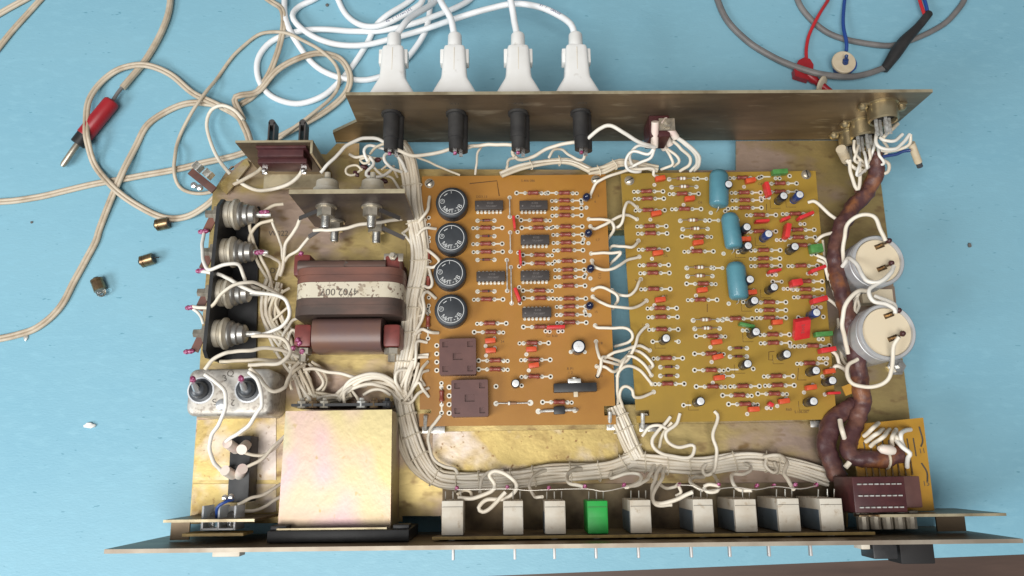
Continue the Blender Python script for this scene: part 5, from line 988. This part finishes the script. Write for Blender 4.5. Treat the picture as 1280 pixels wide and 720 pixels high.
cord('twin_cord', [(326, -8), (340, 3, T+3), (352, 12, T+8), (355, 28, T+8), (351, 50, T+7), (345, 72, T+6), (335, 95, T+3), (318, 118, T+2), (300, 131, T+2)], 'short beige flex dropping behind the white cord loops', r=1.2, group=G)
# red banana plug with its cord
rp = empty('banana_plug', P(120, 155, T)); tag(rp, 'red banana plug on a pale grey cord near the left of the table', 'plug')
pa, pb = P(141, 126, T+6), P(96, 181, T+6); d = (pb-pa); L_ = d.length
b = MB(); b.lathe(pa, d, [(0, 4.0), (1, 5.2), (3, 5.5), (L_*.78, 5.6), (L_*.78+.5, 5.3)], 24); b.build('grip', m('plug_red'), rp, pa)
b = MB(); b.lathe(pa+d*.79, d, [(0, 5.2), (L_*.19, 5.0), (L_*.2, 4.2)], 20); b.build('collar', m('black'), rp, pa+d*.79)
pc = P(77.5, 208, T+5.5); q = pa+d*.98; b = MB(); b.lathe(q, pc-q, [(0, 1.9), (2, 2.1), ((pc-q).length-2, 2.1), ((pc-q).length, 1.2)], 14); b.build('pin', m('nickel'), rp, q)
b = MB(); b.tube(catmull([pa-d*-.02, P(148, 115, T+5), P(155, 107, T+4)]), 1.3, 8); b.build('inner_lead', m('cable_grey'), rp, pa)
c = catmull([P(153, 110, T+4), P(165, 96, T+3), P(180, 78, T+2.6), P(197, 50, T+2.6), (P(209, 22, T+2.6)), P(213, -2, T+2.6), P(212, -30, T+2.6)], 4); b = MB(); b.tube(c, 2.3, 10); b.build('cord', m('cord'), rp, c[0])
# three little lamps
for (a, c_, glass, lbl) in (((194, 282), (208, 279), 0, 'loose brass lamp cap lying highest, by the looped beige flex'), ((175, 328), (198, 321), 0, 'bright brass lamp lying between the other two loose bulbs'), ((120, 348), (128, 370), 1, 'loose brass lamp with its clear glass bulb pointing down')):
    pa, pb = P(a[0], a[1], T+4.2), P(c_[0], c_[1], T+4.2); d = pb-pa; ax = d.normalized(); root = empty('miniature_lamp', (pa.x, pa.y, T)); tag(root, lbl, 'lamp', 'loose miniature lamps on the mat')
    b = MB(); b.lathe(pa, ax, [(0, 1.4), (.3, 2.8), (1.0, 4.1), (2.6, 4.1), (2.8, 3.7), (3.4, 3.7), (3.6, 4.0), (9.0, 4.0), (9.2, 3.4)], 22); b.build('cap', m('brass'), root, pa)
    b = MB(); b.lathe(pa, -ax, [(-.2, 2.2), (.5, 1.8), (.9, .6)], 14); b.build('contact', m('black_matte'), root, pa)
    b = MB(); b.lathe(pa+ax*9.0, ax, [(0, 3.2), (1.6, 3.3), (3.2, 2.8), (4.3, 1.7), (4.8, .5)], 18)
    if glass: b.build('bulb', m('glass'), root, pa+ax*9)
    else:
        b = MB(); b.tube([pa+ax*9, pa+ax*11+Vector((0, 0, .6)), pa+ax*12+Vector((.5, 0, -1))], .4, 5); b.lathe(pa+ax*8.9, ax, [(0, 3.2), (.5, 3.0)], 14); b.build('broken_tip', m('dark_steel'), root, pa+ax*9)
# grey cables, red clip and blue lead at the upper right
gc = empty('grey_test_cable', P(1110, 60, T)); tag(gc, 'grey cable ending in a black shrink sleeve with red and blue cores', 'cable')
c = catmull([P(*p) for p in ((890, -30, T+2.4), (897, 0, T+2.4), (910, 27, T+2.4), (935, 52, T+2.4), (960, 68, T+3), (985, 80, T+5), (1022, 92, T+10), (1060, 96, T+8), (1085, 92, T+6), (1112, 82, T+6))], 4); b = MB(); b.tube(c, 2.3, 10); b.build('cable', m('cable_grey'), gc, c[0])
c = catmull([P(*p) for p in ((1105, 87, T+6), (1113, 76, T+7), (1130, 52, T+9), (1148, 33, T+9), (1161, 17, T+7))], 2); b = MB(); b.tube(c, 3, 14, rfun=lambda t: 2.9+1.6*math.exp(-((t-.35)/.25)**2)); b.build('shrink_sleeve', m('rubber'), gc, c[0])
for off, mt in ((-3, 'wire_red'), (3, 'wire_blue')):
    c = catmull([P(1158+off*.6, 20, T+7), P(1155+off, 8, T+7), P(1150+off, -8, T+6), P(1140+off, -40, T+4)], 3); b = MB(); b.tube(c, 1.25, 8); b.build('core', m(mt), gc, c[0])
cord('grey_cable', [(990, -30), (997, 0), (1010, 20), (1035, 40), (1065, 51), (1100, 56, T+3), (1122, 55, T+3), (1150, 46), (1180, 30), (1197, 12), (1207, -4), (1215, -30)], 'grey cable drooping in one arc along the top edge', 'cable', twin=False, r=2.1, mt='cable_grey')
rc = empty('red_clip', P(1007, 90, T)); tag(rc, 'red clip on a red lead tucked under the grey cable', 'clip')
c = catmull([P(*p) for p in ((1042, -20, T+2), (1036, -2, T+2), (1024, 18, T+7), (1012, 42, T+4), (1008, 60, T+4), (1008, 75, T+5))], 3); b = MB(); b.tube(c, 1.25, 8); b.build('lead', m('wire_red'), rc, c[0])
pa, pb = P(1008, 73, T+5), P(1000, 102, T+4.2); b = MB(); ax = (pb-pa)
b.at(pa.lerp(pb, .5), math.degrees(math.atan2(ax.y, ax.x))); b.plate([(-8.5, -2), (-5, -5.5), (3, -7), (8, -5), (8, 5), (3, 7), (-5, 5.5), (-8.5, 2)], [], -2.6, 2.6); b.at(); o = b.build('body', m('plug_red'), rc, pa); md = o.modifiers.new('bevel', 'BEVEL'); md.width = .0012; md.segments = 3; md.limit_method = 'ANGLE'
pa, pb = P(1010, 94, T+4.5), P(1034, 112, T+6); b = MB(); b.lathe(pa, pb-pa, [(0, 3.4), (6, 3.2), (7, 2.5), (20, 2.3)], 14); b.build('nose', m('plug_red'), rc, pa)
pa = P(1027, 106, T+7); b = MB(); b.lathe(pa, (.75, -.55, .5), [(-1, 5.5), (-.6, 6.4), (.8, 6.4), (1.2, 5.5)], 22); b.build('collar', m('ivory'), rc, pa)
bl = empty('disc_plug', P(1056, 77, T)); tag(bl, 'round ivory-faced plug standing on its blue lead', 'plug')
c = catmull([P(*p) for p in ((1060, -25, T+2), (1056, -2, T+2), (1054, 30, T+6), (1058, 52, T+7), (1058, 64, T+6))], 3); b = MB(); b.tube(c, 1.3, 8); b.build('lead', m('wire_blue'), bl, c[0])
p = P(1057, 78, T+10); b = MB(); b.lathe((p.x+1.2, p.y-.8, T+.5), (-.05, .03, 1), [(0, 6.5), (8, 7.4), (9.2, 7.6)], 24); b.build('body', m('wire_blue'), bl, (p.x, p.y, T))
p = P(1055.5, 77, T+12); b = MB(); b.lathe((p.x, p.y, T+9.6), (-.03, .02, 1), [(0, 8.0), (.4, 8.5), (2, 8.5), (2.4, 8.0)], 32); b.build('face_disc', m('ivory'), bl, p)
b = MB(); b.lathe((p.x+.6, p.y-1, T+11.8), (-.25, .35, 1), [(0, 2.2), (3, 2.0), (3.3, 1.3), (7, 1.2), (7.6, .5)], 14); b.build('tip', m('elec_blue'), bl, p)
# pale rods in the upper left corner
tg = 'pale leads in the upper left corner'
cord('pale_lead', [(-12, 24), (0, 17), (32, -1), (50, -12)], 'pale lead cutting the very top left corner, upper one', 'lead', twin=True, r=1.3, group=tg)
cord('pale_lead', [(-12, 72), (0, 58), (25, 27), (52, -2), (62, -14)], 'pale lead crossing below it in the top left corner', 'lead', twin=True, r=1.2, group=tg)
# crumbs and specks
def bit(name, x, y, s, mt, label):
    p = P(x, y, T); b = MB(); bm = bmesh.new(); bmesh.ops.create_icosphere(bm, subdivisions=2, radius=1)
    rnd = random.Random(int(x)); 
    for v in bm.verts: v.co *= rnd.uniform(.7, 1.15)
    b.add([(p.x+v.co.x*s[0], p.y+v.co.y*s[1], T+s[2]*.8+v.co.z*s[2]) for v in bm.verts], [tuple(v.index for v in f.verts) for f in bm.faces]); bm.free(); tag(b.build(name, m(mt), None, p), label, 'debris')
bit('plastic_crumb', 113, 532, (4, 2, 1.4), 'crumb', 'small white plastic scrap on the mat at the left')
bit('metal_crumb', 1211, 307, (1.4, 1.9, 1.0), 'speck', 'small dark crumb on the mat right of the capacitors')
bit('wire_scrap', 33, 422, (1.6, 2.4, .8), 'tin', 'tiny wire clipping under the sweeping beige flex')
bit('metal_crumb', 409, 7, (1.2, 1.6, .8), 'speck', 'tiny dark speck between the white cords at the top')
bit('metal_crumb', 40, 278, (.9, .9, .5), 'speck', 'pinhead dark speck left of the beige flex')
